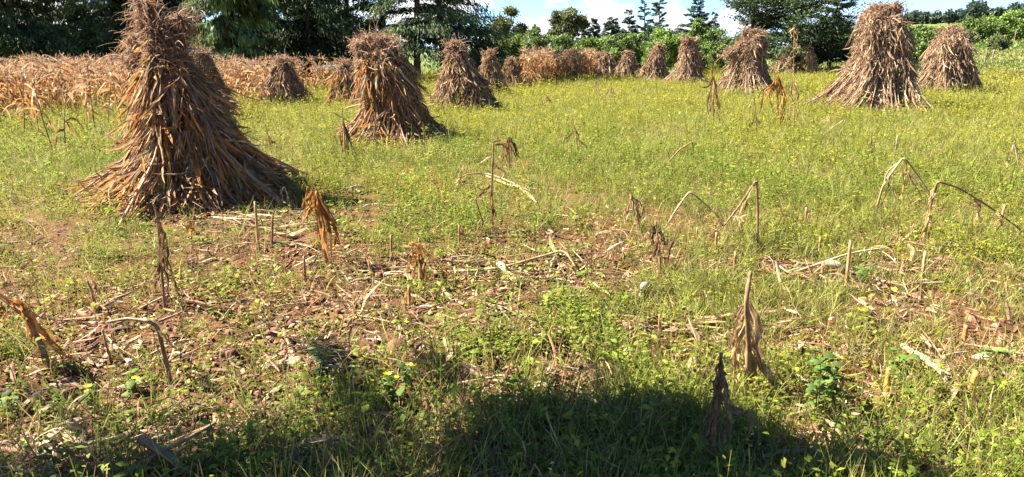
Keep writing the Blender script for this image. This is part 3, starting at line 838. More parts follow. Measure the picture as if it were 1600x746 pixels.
# ------------------------------------------------------------------ single dead stalks left in the field
KCOL = dict(orange=(.33, .16, .045), brown=(.20, .115, .055), tan=(.33, .22, .105), grey=(.17, .12, .075), pale=(.40, .29, .17), dark=(.17, .115, .062), red=(.30, .14, .06))
def dead_stalk(label, path, leaves=(), col='brown', lcol=None, rad=.011, name='dead_maize_stalk', cat='maize stalk', group='broken maize stalks left in the field', seed=0, lw=.022, dz=.06):
    """path and leaves: photograph positions in the plane of the foot; depth is scattered round that plane"""
    r = np.random.default_rng(seed + int(path[0][0]) * 7 + int(path[0][1]))
    b = G(*path[0]); b[2] = float(height(b[0], b[1])) - .02
    y0 = b[1]
    root = empty(name, b, label, cat, group)
    dep = np.cumsum(r.normal(0, dz, len(path))); dep[0] = 0
    pts = np.array([AT(x, y, y0 + e) for (x, y), e in zip(path, dep)]) - b
    pts[0] = (0, 0, 0)
    pts[:, 2] = np.maximum(pts[:, 2], 0.0)
    k = 6 * len(path)
    ii = np.linspace(0, len(pts) - 1, k)
    P = .22 * smooth_path(pts, k) + .78 * np.stack([np.interp(ii, np.arange(len(pts)), pts[:, q]) for q in range(3)], -1)
    # nodes of the stem show as slight swellings
    L_ = np.r_[0, np.cumsum(np.linalg.norm(np.diff(P, axis=0), axis=1))]
    rr = rad * np.linspace(1.15, .6, k) * (1 + .22 * (np.abs((L_ / .14) % 1 - .5) > .42))
    c = np.array(KCOL[col])
    m = MB(); m.tubes(P[None], rr[None], c * np.exp(r.normal(0, .14, (1, k - 1, 1))), 6)
    m.build('stalk', M_STALK, root)
    lc = np.array(KCOL[lcol or col])
    for lf in leaves:
        w = lf[2] if len(lf) > 2 and not isinstance(lf[2], tuple) else lw
        pp = [p for p in lf if isinstance(p, tuple)]
        y1 = y0 + np.interp(0, [0, 1], [0, 1]) + r.normal(0, .03)
        dd = np.cumsum(r.normal(0, .05, len(pp)))
        Q = np.array([AT(x, y, y1 + e) for (x, y), e in zip(pp, dd)]) - b
        Q[:, 2] = np.maximum(Q[:, 2], .01)
        kk = 12
        Q = smooth_path(Q, kk)
        Q[1:-1] += r.normal(0, .006, (kk - 2, 3))
        T = unit(np.gradient(Q, axis=0))
        ang = r.uniform(-.9, .9) + np.linspace(0, r.normal(0, 1.1), kk)
        A = unit(np.cross(T, np.array((.05, 1, .1)))); B = np.cross(T, A)
        S = A * np.cos(ang)[:, None] + B * np.sin(ang)[:, None]
        W = np.sin(np.linspace(.5, math.pi - .1, kk)) ** .6 * w * .58 * np.exp(r.normal(0, .22, kk))
        m = MB()
        for st in range(3):                       # a dry blade splits along its veins
            o_ = smooth_path(r.normal(0, 1, (4, 3)) * w * np.array([[.2], [.5], [.8], [1.1]]), kk)
            a2 = ang + r.normal(0, .8); S = A * np.cos(a2)[:, None] + B * np.sin(a2)[:, None]
            nk = kk if st == 0 else int(r.integers(7, kk + 1))
            m.ribbons((Q + o_)[None, :nk], S[None, :nk], (W * (1, .7, .45)[st])[None, :nk], (lc * np.exp(r.normal(0, .28)))[None, None, :] * np.exp(r.normal(0, .14, (1, nk - 1, 1))), fold=.6)
        m.build('leaf', M_DRY, root, smooth=False)
    return root
D = dead_stalk
D('orange dead maize stalk draped in hanging leaves, right of the biggest shock', [(512, 412), (505, 350), (494, 300)],
  [((494, 300), (484, 330), (474, 358)), ((496, 302), (505, 350), (508, 400)), ((496, 304), (516, 350), (530, 398)), ((495, 300), (512, 355), (522, 410)), ((494, 302), (500, 350), (498, 395)), ((497, 305), (522, 360), (528, 385)), ((490, 300), (482, 320), (486, 345))], 'orange', rad=.014, lw=.030)
D('small orange stalk close behind the draped orange one', [(484, 330), (482, 300), (480, 292)], [((481, 292), (478, 315), (476, 330)), ((483, 295), (488, 312), (487, 326))], 'orange', lw=.02)
D('tall orange stalk clothed in torn leaves, lower right of the photo', [(1168, 615), (1170, 540), (1166, 470), (1173, 424)],
  [((1168, 465), (1150, 505), (1147, 560), (1150, 605)), ((1168, 470), (1175, 530), (1196, 580), (1222, 612)), ((1170, 480), (1160, 540), (1155, 600)), ((1170, 470), (1182, 520), (1186, 570), (1180, 600)), ((1166, 500), (1150, 550), (1143, 610)), ((1172, 520), (1190, 560), (1210, 600), (1200, 620)), ((1168, 470), (1158, 500), (1152, 530)), ((1170, 540), (1172, 580), (1168, 620))], 'brown', 'tan', rad=.014, lw=.024)
D('dark withered stalk in the shade at the bottom edge, right of centre', [(1116, 748), (1114, 680), (1122, 610), (1127, 552)],
  [((1127, 556), (1120, 600), (1112, 650), (1098, 720)), ((1128, 566), (1132, 600), (1130, 640)), ((1126, 580), (1136, 612), (1138, 645)), ((1124, 600), (1112, 660), (1094, 740)), ((1122, 620), (1122, 680), (1134, 746)), ((1134, 634), (1152, 638), (1168, 656), (1172, 694)), ((1134, 640), (1142, 668), (1147, 704)), ((1118, 640), (1108, 690), (1104, 746)), ((1120, 660), (1128, 700), (1126, 746)), ((1126, 590), (1116, 622), (1106, 640))], 'dark', 'dark', rad=.011, lw=.017, dz=.02)
D('crumpled rusty stalk clump in the litter at the centre left', [(655, 450), (656, 415), (655, 372)],
  [((655, 380), (640, 382), (632, 386)), ((655, 380), (668, 400), (690, 418), (705, 432)), ((654, 385), (650, 420), (646, 450)), ((658, 390), (664, 430), (668, 470)), ((655, 395), (642, 400), (636, 415)), ((656, 400), (662, 440), (652, 480))], 'red', 'orange', lw=.022)
D('folded stalk making a sharp peak beside the upright right leg, right of centre', [(1183, 392), (1184, 330), (1182, 282), (1158, 318), (1132, 352)], [((1180, 288), (1165, 318), (1150, 348)), ((1150, 335), (1158, 352), (1152, 370))], 'brown', 'tan', dz=.03)
D('folded pale stalk making the left peak of the pair right of centre', [(1040, 352), (1058, 326), (1078, 300), (1110, 326), (1138, 356)], [((1110, 328), (1100, 350), (1098, 372)), ((1120, 340), (1135, 352), (1128, 376)), ((1136, 352), (1150, 365), (1148, 385))], 'tan', 'brown', dz=.03)
D('long stalk snapped over to the right, reaching the right edge of the photo', [(1443, 382), (1450, 335), (1460, 300), (1466, 284), (1500, 295), (1548, 325), (1602, 364)],
  [((1522, 308), (1532, 330), (1524, 352)), ((1556, 332), (1562, 345), (1552, 362)), ((1466, 286), (1455, 310), (1442, 345), (1440, 375)), ((1590, 352), (1596, 365), (1594, 378)), ((1450, 330), (1452, 350), (1446, 376))], 'brown', 'tan', dz=.04, rad=.012)
D('stalk arched like a hoop with trailing leaves, far right', [(1368, 332), (1380, 290), (1412, 246), (1438, 280), (1458, 312)],
  [((1410, 248), (1388, 272), (1374, 310), (1364, 336)), ((1392, 270), (1384, 300), (1374, 345)), ((1395, 272), (1398, 300), (1410, 322)), ((1412, 250), (1424, 280), (1446, 312)), ((1410, 250), (1412, 280), (1414, 300)), ((1394, 274), (1420, 272), (1448, 300), (1462, 318))], 'tan', 'tan', dz=.04, lw=.013)
D('small pale tripod of stalks at the right edge', [(1568, 278), (1577, 250), (1585, 222), (1590, 250), (1594, 276)], [((1585, 226), (1574, 255), (1566, 278)), ((1586, 226), (1596, 248), (1598, 276))], 'pale', 'tan', dz=.03, lw=.014)
D('thin brown stalk with limp leaves in front of the biggest shock', [(258, 490), (252, 420), (246, 340), (240, 318)],
  [((248, 350), (262, 400), (270, 440)), ((250, 370), (246, 420), (244, 462)), ((250, 380), (272, 430), (300, 462)), ((252, 400), (262, 440), (258, 470)), ((247, 345), (256, 365), (254, 400)), ((252, 420), (276, 445), (290, 470))], 'brown', 'brown', lw=.014, rad=.009)
D('upright brown stick with a folded leafy top, above centre', [(770, 368), (768, 300), (770, 252), (771, 222), (782, 220)],
  [((774, 228), (786, 226), (800, 236)), ((768, 300), (772, 330), (766, 352)), ((766, 290), (756, 300), (752, 318))], 'brown', 'brown', dz=.02)
D('bunch of limp brown leaves on a stub right of the folded stick', [(795, 268), (796, 240), (794, 214)], [((794, 216), (788, 240), (790, 264)), ((795, 214), (806, 234), (812, 252)), ((795, 216), (800, 240), (796, 266)), ((793, 218), (792, 240), (794, 262))], 'brown', 'brown', lw=.03)
D('short brown stalk with spread broken leaves, upper middle', [(903, 238), (900, 210), (892, 178)], [((898, 205), (886, 215), (880, 222)), ((900, 215), (915, 228), (930, 234)), ((898, 200), (906, 220), (904, 236))], 'brown', 'brown', lw=.02)
D('thin leaning pair of sticks below the folded stick', [(760, 372), (752, 340), (742, 310)], [((752, 338), (745, 365), (736, 400))], 'brown', 'brown', lw=.016, rad=.009)
D('shrivelled brown stalk hung with limp leaves, right of centre', [(1000, 362), (996, 330), (984, 304)], [((985, 306), (978, 330), (980, 350)), ((986, 306), (1002, 325), (1002, 350)), ((990, 312), (1000, 345), (1000, 380)), ((986, 306), (992, 330), (988, 356))], 'brown', 'tan', lw=.024)
D('dark shrivelled stalk just right of the limp leaved one', [(1032, 432), (1030, 390), (1024, 345)], [((1026, 352), (1018, 375), (1010, 390)), ((1028, 360), (1040, 380), (1052, 372)), ((1028, 370), (1034, 400), (1028, 430)), ((1028, 372), (1022, 395), (1026, 420)), ((1030, 395), (1044, 402), (1058, 366))], 'brown', 'brown', lw=.02)
D('tall lone maize stem still standing before the cedar', [(1240, 206), (1242, 150), (1240, 90), (1241, 42)],
  [((1240, 44), (1234, 52), (1238, 62)), ((1240, 60), (1244, 75), (1238, 92)), ((1240, 88), (1230, 98), (1222, 108)), ((1241, 120), (1236, 140), (1238, 160)), ((1241, 130), (1246, 150), (1243, 172)), ((1241, 160), (1230, 172), (1226, 190)), ((1240, 40), (1244, 46), (1242, 70))], 'brown', 'tan', lw=.035, dz=.05)
D('hooded brown stalk wrapped in a drooping leaf, left of the tall massive shock', [(1218, 196), (1220, 160), (1215, 116)],
  [((1216, 118), (1206, 140), (1206, 175)), ((1216, 118), (1224, 145), (1226, 180)), ((1216, 120), (1214, 150), (1212, 185)), ((1210, 132), (1196, 140), (1188, 152), (1184, 178)), ((1216, 122), (1220, 150), (1218, 184)), ((1226, 170), (1220, 190), (1216, 206))], 'brown', 'orange', lw=.05)
D('little crooked dark stalk left of the hooded one', [(1182, 206), (1181, 180), (1178, 152), (1172, 168), (1170, 190)], [((1180, 185), (1174, 195), (1168, 206)), ((1181, 185), (1188, 198), (1190, 206))], 'brown', 'brown', lw=.025, dz=.02)
D('snapped stalk with a dangling leaf in front of the square headed shock', [(1114, 204), (1115, 150), (1117, 100), (1126, 90), (1140, 84)],
  [((1116, 102), (1112, 130), (1098, 138)), ((1116, 115), (1111, 150), (1106, 180)), ((1116, 120), (1120, 150), (1121, 185)), ((1115, 150), (1110, 180), (1102, 205)), ((1117, 140), (1124, 170), (1124, 200))], 'brown', 'brown', lw=.035)
D('ragged leafy stalk leaning on the left foot of the tousled shock', [(540, 254), (538, 210), (534, 168)], [((536, 185), (530, 215), (535, 250)), ((536, 190), (548, 222), (560, 250)), ((537, 200), (536, 230), (532, 258)), ((537, 190), (544, 220), (544, 252))], 'brown', 'brown', lw=.025)
D('thick bent stalk with long split leaves at the left edge, lower left', [(78, 578), (62, 535), (40, 495), (-6, 458)],
  [((0, 460), (40, 478), (70, 520), (108, 548)), ((20, 464), (50, 500), (80, 535), (112, 556)), ((10, 466), (36, 485), (62, 520), (90, 540)), ((30, 470), (45, 510), (60, 545)), ((0, 470), (8, 490), (0, 510)), ((26, 468), (60, 515), (100, 552), (114, 566))], 'brown', 'orange', rad=.017, lw=.022)
D('thin bent stalk with a flat broken top, lower left', [(268, 604), (258, 560), (246, 512), (232, 502), (200, 498), (166, 504)], [((246, 510), (225, 500), (205, 496)), ((250, 516), (265, 535), (278, 556)), ((240, 506), (222, 512), (208, 506))], 'brown', 'tan', rad=.011, lw=.018, dz=.03)
D('short curled brown stalk above the flat topped one', [(150, 490), (146, 465), (136, 438)], [((140, 440), (152, 448), (148, 465))], 'brown', 'brown', lw=.02)
D('thin brown twig beside the bent stalk, lower left', [(176, 568), (166, 540), (160, 515)], [((162, 518), (168, 530), (172, 545))], 'brown', 'tan', rad=.008)
D('small orange tuft of leaves in front of the biggest shock', [(298, 378), (298, 360), (300, 345)], [((300, 346), (304, 360), (312, 370)), ((299, 346), (292, 360), (288, 372)), ((300, 346), (300, 362), (302, 376))], 'orange', 'orange', lw=.02, rad=.008)
D('leaning yellowish stalk beside the low shaggy shock', [(512, 150), (504, 126), (494, 105), (482, 94)], [((500, 118), (496, 125), (494, 135)), ((506, 130), (510, 140), (508, 150)), ((484, 96), (490, 100), (492, 108))], 'tan', 'tan', lw=.045, rad=.014)
D('small brown leaf hook at the right foot of the biggest shock', [(448, 322), (449, 305), (444, 292), (437, 304)], [((444, 293), (438, 304), (438, 318))], 'tan', 'tan', lw=.022, rad=.008, dz=.02)
D('thin wiry stalk rising beside the far side of the biggest shock', [(425, 240), (420, 215), (414, 194)], [((418, 205), (424, 220), (424, 236))], 'brown', 'brown', lw=.025)
D('bent dark stalk hook in the grass, upper right of centre', [(1040, 256), (1062, 234), (1082, 222), (1083, 246)], [], 'brown', dz=.02)
D('little dry leaf pair on a stub in the pale grass near the right', [(1398, 250), (1400, 228), (1402, 212)], [((1402, 213), (1398, 225), (1398, 238))], 'pale', 'pale', lw=.03)
D('short stalk stub amid pale grass, upper right', [(1362, 246), (1362, 228), (1361, 212)], [], 'red')
D('tiny dry leaf spike behind the square headed shock clearing', [(952, 158), (953, 144), (955, 134)], [((954, 136), (948, 148), (946, 162)), ((955, 136), (960, 150), (960, 164))], 'tan', 'tan', lw=.04)
D('dry leaf spike in the green near the far row, centre', [(852, 168), (853, 158), (854, 148)], [((854, 148), (850, 160), (848, 172)), ((854, 149), (858, 160), (860, 172))], 'tan', 'tan', lw=.035)
D('thin brown stalk with dangling leaves before the neat cone shock, in green weeds', [(930, 152), (932, 140), (931, 122)], [((931, 124), (928, 138), (926, 150)), ((932, 126), (936, 140), (935, 152))], 'brown', 'tan', lw=.04)
D('small broken stalk with pale leaves between the hooded stalk and the right shock', [(1300, 205), (1298, 190), (1296, 176)], [((1297, 178), (1290, 190), (1288, 200))], 'tan', 'pale', lw=.03)
D('slanting stick in the grass below the tall massive shock', [(1280, 215), (1300, 200), (1318, 188)], [], 'tan', dz=.02)
D('dead stalk with limp leaves right of the tall massive shock', [(1555, 160), (1558, 148), (1560, 138)], [((1560, 140), (1554, 152), (1552, 165)), ((1560, 140), (1566, 150), (1566, 162))], 'tan', 'tan', lw=.03)

# fallen stalks and leaves
def fallen(label, path, col='tan', rad=.011, leafs=(), leafw=.02, name='fallen_stalk', cat='maize stalk', lift=.03):
    r = np.random.default_rng(int(path[0][0] * 3 + path[0][1]))
    pts = []
    for p in path:
        g = G(p[0], p[1], lift + (p[2] if len(p) > 2 else 0))
        g[2] += float(height(g[0], g[1])); pts.append(g)
    b = pts[0].copy(); b[2] = float(height(b[0], b[1]))
    root = empty(name, b, label, cat, 'fallen maize stalks on the ground')
    k = 7 * len(pts)
    P = smooth_path(np.array(pts) - b, k)
    L_ = np.r_[0, np.cumsum(np.linalg.norm(np.diff(P, axis=0), axis=1))]
    rr = rad * np.linspace(1.1, .7, k) * (1 + .2 * (np.abs((L_ / .15) % 1 - .5) > .42))
    c = np.array(KCOL[col])
    m = MB(); m.tubes(P[None], rr[None], c * np.exp(r.normal(0, .12, (1, k - 1, 1))), 6); m.build('stalk', M_STALK, root)
    for lf in leafs:
        Q = []
        for p in lf:
            g = G(p[0], p[1], .03); g[2] += float(height(g[0], g[1])) + r.uniform(0, .03); Q.append(g - b)
        kk = 10
        Q = smooth_path(np.array(Q), kk); T = unit(np.gradient(Q, axis=0))
        ang = r.normal(0, .5) + np.linspace(0, r.normal(0, 1.0), kk)
        A = unit(np.cross(T, np.array((0, 0, 1.0)))); B = np.cross(T, A)
        S = A * np.cos(ang)[:, None] + B * np.sin(ang)[:, None]
        m = MB(); m.ribbons(Q[None], S[None], (np.sin(np.linspace(.4, 3.0, kk)) ** .6 * leafw)[None], (np.array(KCOL[col]) * 1.15)[None, None] * np.exp(r.normal(0, .1, (1, kk - 1, 1))), fold=.5)
        m.build('leaf', M_DRY, root, smooth=False)
F = fallen
F('pale fallen stalk lying level, left of centre above the litter', [(600, 322), (645, 320), (692, 314)], 'tan', .012)
F('long arched pale stalk lying in the grass above centre', [(706, 292), (728, 274, .05), (768, 272, .03), (830, 298)], 'pale', .011, [((730, 275), (712, 290), (708, 300)), ((800, 285), (820, 300), (838, 318)), ((760, 275), (800, 290), (850, 296))])
F('long branching stalk lying across the litter at the centre', [(640, 424), (700, 420), (780, 420, .02), (850, 402, .06), (880, 398, .08), (900, 420)], 'tan', .012, [((870, 400), (862, 385), (858, 375)), ((785, 420), (800, 440), (806, 452)), ((690, 450), (705, 465), (724, 482))])
F('long slender stalk lying level right of centre', [(880, 516), (940, 508), (1000, 502), (1060, 506), (1130, 512)], 'tan', .012, [((1000, 504), (980, 515), (960, 518)), ((1080, 508), (1110, 505), (1134, 508)), ((905, 512), (890, 518), (872, 514))])
F('broad pale stalk lying behind the tall orange clothed stalk', [(1070, 496), (1110, 498), (1160, 494), (1218, 490)], 'tan', .018, [((1072, 496), (1100, 502), (1130, 498)), ((1140, 494), (1180, 486), (1218, 488))], .026)
F('thick stalk in the litter heap on the right', [(1165, 440), (1210, 438), (1262, 432), (1310, 426)], 'brown', .018, [((1240, 436), (1270, 428), (1300, 420))], .03)
F('thin pale stick crossing the litter heap on the right', [(1240, 428), (1280, 412, .04), (1330, 396, .08), (1386, 386, .06)], 'pale', .010)
F('curling pale leaf stalk in front of the litter heap on the right', [(1214, 408, .14), (1216, 430, .04), (1222, 450), (1234, 462)], 'pale', .012)
F('long stick lying along the back of the litter heap on the right', [(1300, 392), (1360, 388), (1420, 376), (1460, 372)], 'tan', .011, [((1400, 380), (1420, 365), (1428, 350)), ((1420, 380), (1428, 395), (1424, 410))], .03)
F('pale crumpled stalk with a husk near the orange stubs, lower right', [(1410, 546), (1440, 560, .04), (1470, 584, .06), (1482, 610)], 'pale', .016, [((1478, 590), (1465, 610), (1452, 626)), ((1480, 592), (1486, 612), (1478, 636)), ((1484, 600), (1500, 610), (1512, 618)), ((1475, 588), (1486, 582), (1490, 576)), ((1430, 552), (1452, 566), (1478, 582))], .03)
F('thick brown stalk end lying at the bottom edge, left', [(224, 694, .06), (250, 712, .05), (300, 750)], 'brown', .022)
F('long twisted leaf lying at the bottom left below the bent stalk', [(196, 746), (240, 722, .03), (300, 690, .06), (338, 662, .10)], 'tan', .010, [((200, 744), (240, 716), (300, 688), (338, 660)), ((336, 672), (342, 655), (336, 645)), ((210, 740), (250, 728), (290, 710))], .024)
F('bundle of pale curled leaves lying in the lower left corner', [(60, 716), (90, 700, .03), (140, 690, .04), (205, 682)], 'pale', .011, [((62, 716), (90, 712), (150, 696), (205, 682)), ((70, 712), (60, 700), (85, 690)), ((80, 690), (110, 668), (135, 650)), ((60, 645), (75, 632), (84, 626)), ((30, 632), (50, 615), (62, 606)), ((90, 700), (120, 690), (96, 676))], .034)
F('grey leaf blade lying in the shade at the bottom, left of centre', [(462, 706), (500, 696, .03), (540, 694, .03), (590, 698)], 'grey', .006, [((462, 706), (500, 692), (550, 692), (588, 698)), ((470, 710), (462, 725), (476, 735))], .022)
F('heap of pale maize leaves in the shade right of centre', [(900, 620), (940, 632, .03), (980, 646, .02), (1044, 662)], 'pale', .010, [((902, 616), (940, 632), (985, 652)), ((905, 626), (950, 642), (1000, 656)), ((890, 664), (920, 672), (948, 676)), ((900, 640), (940, 650), (975, 660)), ((990, 640), (1015, 655), (1050, 645)), ((905, 700), (912, 685), (918, 676)), ((1000, 690), (1030, 700), (1044, 706)), ((1040, 690), (1060, 675), (1078, 664)), ((980, 640), (1002, 648), (1022, 656))], .026)
F('dry leaf strips lying beside the bare red soil, centre', [(828, 612), (848, 606, .03), (862, 616)], 'pale', .005, [((828, 606), (850, 606), (862, 622)), ((800, 628), (825, 634), (850, 640)), ((700, 540), (740, 548), (774, 560)), ((696, 538), (702, 560), (698, 574))], .02)
F('grey twig lying on the bare soil, lower left', [(420, 470), (450, 464), (492, 462)], 'grey', .010)
F('scatter of pale stalks in front of the biggest shock', [(330, 338), (380, 344), (440, 342)], 'pale', .011, [((300, 330), (330, 326), (350, 322)), ((350, 342), (400, 336), (440, 340)), ((380, 352), (420, 356), (470, 350)), ((330, 325), (360, 320), (420, 322)), ((400, 330), (440, 326), (470, 330)), ((545, 300), (552, 296), (562, 302)), ((420, 362), (450, 366), (480, 360))], .028)
F('pale stalk between the draped orange stalk and the crumpled rusty clump', [(585, 436), (610, 442), (640, 446)], 'pale', .008, [((586, 436), (612, 444), (642, 450)), ((560, 420), (580, 416), (600, 420)), ((600, 426), (630, 430), (650, 440))], .022)
# white husks
def husk(px, py, L_, label, col, rz, wf=.3):
    r = np.random.default_rng(int(px))
    g = G(px, py); g[2] = float(height(g[0], g[1])) + .03
    m = MB(); u = np.linspace(-1, 1, 9)
    c, s = math.cos(rz), math.sin(rz)
    P = np.stack([u * L_ / 2 * c, u * L_ / 2 * s, .02 + .02 * (1 - u * u)], -1)[None]
    m.tubes(P, (L_ * wf * np.sqrt(np.clip(1 - (u * .97) ** 2, .02, 1)))[None] * .5, np.array(col), 8, cap=False)
    n = 4
    O = np.repeat(P[0, :1], n, 0)
    Q, S = leaf_paths(O, np.stack([-c + r.normal(0, .4, n), -s + r.normal(0, .4, n), r.uniform(0, .8, n)], -1), L_ * .7, 6, .3, .2, 1.5, r, zmin=0)
    m.ribbons(Q, S, np.linspace(.016, .004, 6)[None], np.array(col) * .85, fold=.4)
    o = m.build('maize_husk', M_DRY, None, loc=g)
    tag(o, label, 'maize husk', 'maize husks on the ground')
husk(1299, 428, .15, 'white maize husk in the middle of the litter heap on the right', (.38, .30, .20), 2.5, .4)
husk(784, 430, .22, 'pale maize husk on the litter at the centre', (.40, .31, .21), 1.9, .28)
husk(558, 300, .18, 'white maize husk in weeds right of the biggest shock', (.36, .29, .20), .3, .25)
husk(1082, 582, .13, 'brown and white husk left of the tall orange clothed stalk', (.48, .34, .19), 1.2, .45)
husk(1006, 462, .12, 'small grey husk right of centre below the dark shrivelled stalk', (.40, .33, .26), 1.0, .45)
# cut stubs
def stub(px, py, h, label, col=(.40, .17, .05), rad=.016, tilt=0.0):
    r = np.random.default_rng(int(px * 5 + py))
    g = G(px, py); g[2] = float(height(g[0], g[1])) - .02
    hh = h / FPX * g[1] * 1.25
    u = np.linspace(0, 1, 6)
    P = np.stack([tilt * u * hh, .05 * u * hh, u * (hh + .02)], -1)[None]
    m = MB(); m.tubes(P, (rad * np.linspace(1.1, .92, 6))[None], np.array(col) * np.exp(r.normal(0, .12, (1, 5, 1))), 6)
    n = 3
    a = r.uniform(0, 6.28, n)
    Q, S = leaf_paths(np.repeat(P[0, 1:2], n, 0), np.stack([np.cos(a), np.sin(a), r.uniform(.3, 1, n)], -1), hh * r.uniform(.5, .9), 5, .4, .1, 1, r, zmin=0)
    o = m.build('maize_stub', M_STALK, None, loc=g)
    tag(o, label, 'maize stub', 'cut maize stubs')
    m = MB(); m.ribbons(Q, S, np.linspace(rad * .9, .003, 5)[None], np.array(col) * (.8, 1.0, 1.4), fold=.4)
    m.build('sheath', M_DRY, o, smooth=False)
stub(1384, 622, 40, 'bright orange cut stub on bare ground, lower right', (.46, .18, .045), .014)
stub(1513, 618, 38, 'bright orange cut stub beside the crumpled pale stalk, lower right', (.46, .20, .05), .016, .18)
stub(1506, 535, 20, 'small orange cut stub in grass above the two bright ones', (.42, .18, .06), .013)
stub(404, 390, 66, 'tall pointed stub in the bare patch before the biggest shock', (.38, .20, .08), .012)
stub(424, 384, 44, 'dark thin stub right of the tall pointed one', (.14, .09, .06), .009, .1)
stub(1322, 448, 62, 'tall reddish stub at the front of the litter heap on the right', (.32, .16, .07), .012)
stub(1284, 435, 24, 'short orange stub in the litter heap left of the white husk', (.42, .20, .06), .012)
stub(1147, 430, 30, 'reddish stub left of the litter heap on the right', (.32, .13, .06), .012)
stub(1118, 395, 26, 'short rusty stub right of the dark shrivelled stalk', (.34, .14, .05), .012)
stub(1088, 382, 22, 'short brown stub under the left folded stalk', (.33, .18, .08), .012)
stub(1258, 352, 24, 'reddish stub behind the litter heap on the right', (.30, .15, .07), .012)
stub(1280, 395, 22, 'small brown stub at the back left of the litter heap', (.30, .16, .08), .012)
stub(718, 390, 30, 'rusty stub above the long branching stalk at the centre', (.30, .13, .06), .010)
stub(612, 400, 30, 'rusty stub left of the crumpled clump', (.30, .13, .06), .011)
stub(477, 438, 36, 'thin dark red stub right of the bare patch', (.24, .10, .06), .010)
stub(640, 478, 26, 'short orange stub below the crumpled rusty clump', (.38, .18, .06), .012)
stub(836, 560, 44, 'thin brown stub below the centre', (.30, .17, .09), .008, -.1)
stub(1440, 442, 40, 'yellowish stub at the right end of the litter heap', (.36, .26, .10), .012)
stub(1560, 362, 34, 'brown stub under the long snapped stalk', (.28, .15, .07), .012, .1)
stub(1410, 310, 30, 'orange stub under the arched hoop stalk', (.40, .18, .06), .010)
stub(880, 462, 22, 'small stub in the yellow weeds at the centre', (.34, .18, .08), .010)
stub(1030, 520, 24, 'small rusty stub below the long slender fallen stalk', (.30, .14, .06), .010)
# clods and stones
def stone(px, py, s, label, col):
    r = np.random.default_rng(int(px + py))
    g = G(px, py); g[2] = float(height(g[0], g[1])) + s * .1
    nu, nv = 14, 9
    U, Vv = np.meshgrid(np.arange(nu) * 2 * math.pi / nu, np.linspace(.05, math.pi - .05, nv), indexing='ij')
    d = np.stack([np.cos(U) * np.sin(Vv), np.sin(U) * np.sin(Vv), np.cos(Vv)], -1)
    w = 1 + .22 * np.sin(3 * d[..., 0] * 2 + px) + .18 * np.sin(5 * d[..., 1] + 2 * d[..., 2] + py)
    V = d * w[..., None] * np.array((1, .7, .42)) * s
    i = np.arange(nu)[:, None]; i2 = (i + 1) % nu; j = np.arange(nv - 1)[None, :]
    q = np.stack([i * nv + j, i2 * nv + j, i2 * nv + j + 1, i * nv + j + 1], -1)
    m = MB(); m.add(V.reshape(-1, 3), q.reshape(-1, 4), col)
    o = m.build('stone', M_STONE, None, loc=g); tag(o, label, 'stone', 'stones and clods')
stone(458, 568, .085, 'flat pale stone on bare soil, left of the yellow flowers', (.24, .17, .115))
stone(418, 572, .04, 'small pale stone just left of the flat one', (.28, .21, .15))
stone(500, 570, .035, 'small brown clod just right of the flat stone', (.22, .13, .09))
stone(960, 612, .05, 'reddish clod on the bare red soil, centre', (.22, .09, .05))
stone(884, 600, .04, 'small red clod at the left of the bare red soil', (.22, .09, .05))

# ------------------------------------------------------------------ single broad leaved plants
def herb(px, py, h, label, seed, flowers=0, n=16, col=(.075, .135, .03), lf=.05, spread=.5):
    r = np.random.default_rng(seed)
    g = G(px, py); g[2] = float(height(g[0], g[1]))
    H = h / FPX * g[1] * 1.05
    root = empty('yellow_flowered_weed' if flowers else 'leafy_weed', g, label, 'plant', 'taller weeds')
    st = MB(); lv = MB()
    ns = 4 if flowers else 3
    ends = []
    for i in range(ns):
        e = np.array((r.normal(0, spread * .4) * H, r.normal(0, spread * .4) * H, H * r.uniform(.7, 1.0)))
        P = smooth_path([np.zeros(3), e * (.3, .3, .5) + r.normal(0, .01, 3), e], 8)
        st.tubes(P[None], np.linspace(.0035, .0015, 8)[None], (.09, .11, .03), 5, cap=False)
        ends.append(e)
        t = r.integers(2, 8, n // ns * 2)
        O = P[t]; a = r.uniform(0, 6.28, len(t))
        D = np.stack([np.cos(a), np.sin(a), r.uniform(.1, .8, len(t))], -1)
        Q, S = leaf_paths(O, D, lf * r.uniform(.6, 1.4, len(t)), 5, .25, .05, .3, r, ref=0.0)
        lv.ribbons(Q, S, np.array((.15, .8, 1, .65, .05))[None] * lf * .30 * r.uniform(.7, 1.2, (len(t), 1)), shades(len(t), [col], r, .2), fold=.25)
    st.build('stem', M_STALK, root); lv.build('leaves', M_WEED, root)
    for e in ends[:flowers]:
        f = MB(); a = np.arange(6) * 1.047
        O = np.repeat(e[None], 6, 0)
        Q, S = leaf_paths(O, np.stack([np.cos(a), np.sin(a), np.full(6, .5)], -1), .020, 3, .1, 0, 0, r, ref=0.0)
        f.ribbons(Q, S, np.array((.004, .007, .004))[None], (.75, .48, .02)); f.build('flower', M_PETAL, root)
herb(612, 640, 64, 'bright weed with yellow flowers at the edge of the shade, centre left', 1, 4, 18, (.10, .17, .03), .055, .7)
herb(640, 610, 46, 'second yellow flowered weed just right of the bright one', 2, 2, 12, (.08, .13, .03), .045)
herb(212, 620, 40, 'small yellow flowered weed below the flat topped stalk', 3, 1, 12, (.11, .17, .03), .05)
herb(148, 632, 36, 'low weed with two yellow flowers above the pale leaf bundle', 4, 2, 12, (.09, .15, .03), .05)
herb(504, 590, 60, 'blue green upright weed left of the yellow flowers', 5, 0, 16, (.07, .13, .055), .05, .3)
herb(1275, 660, 120, 'tall dark leafy weed right of the tall orange clothed stalk', 6, 0, 18, (.085, .145, .03), .060, .5)
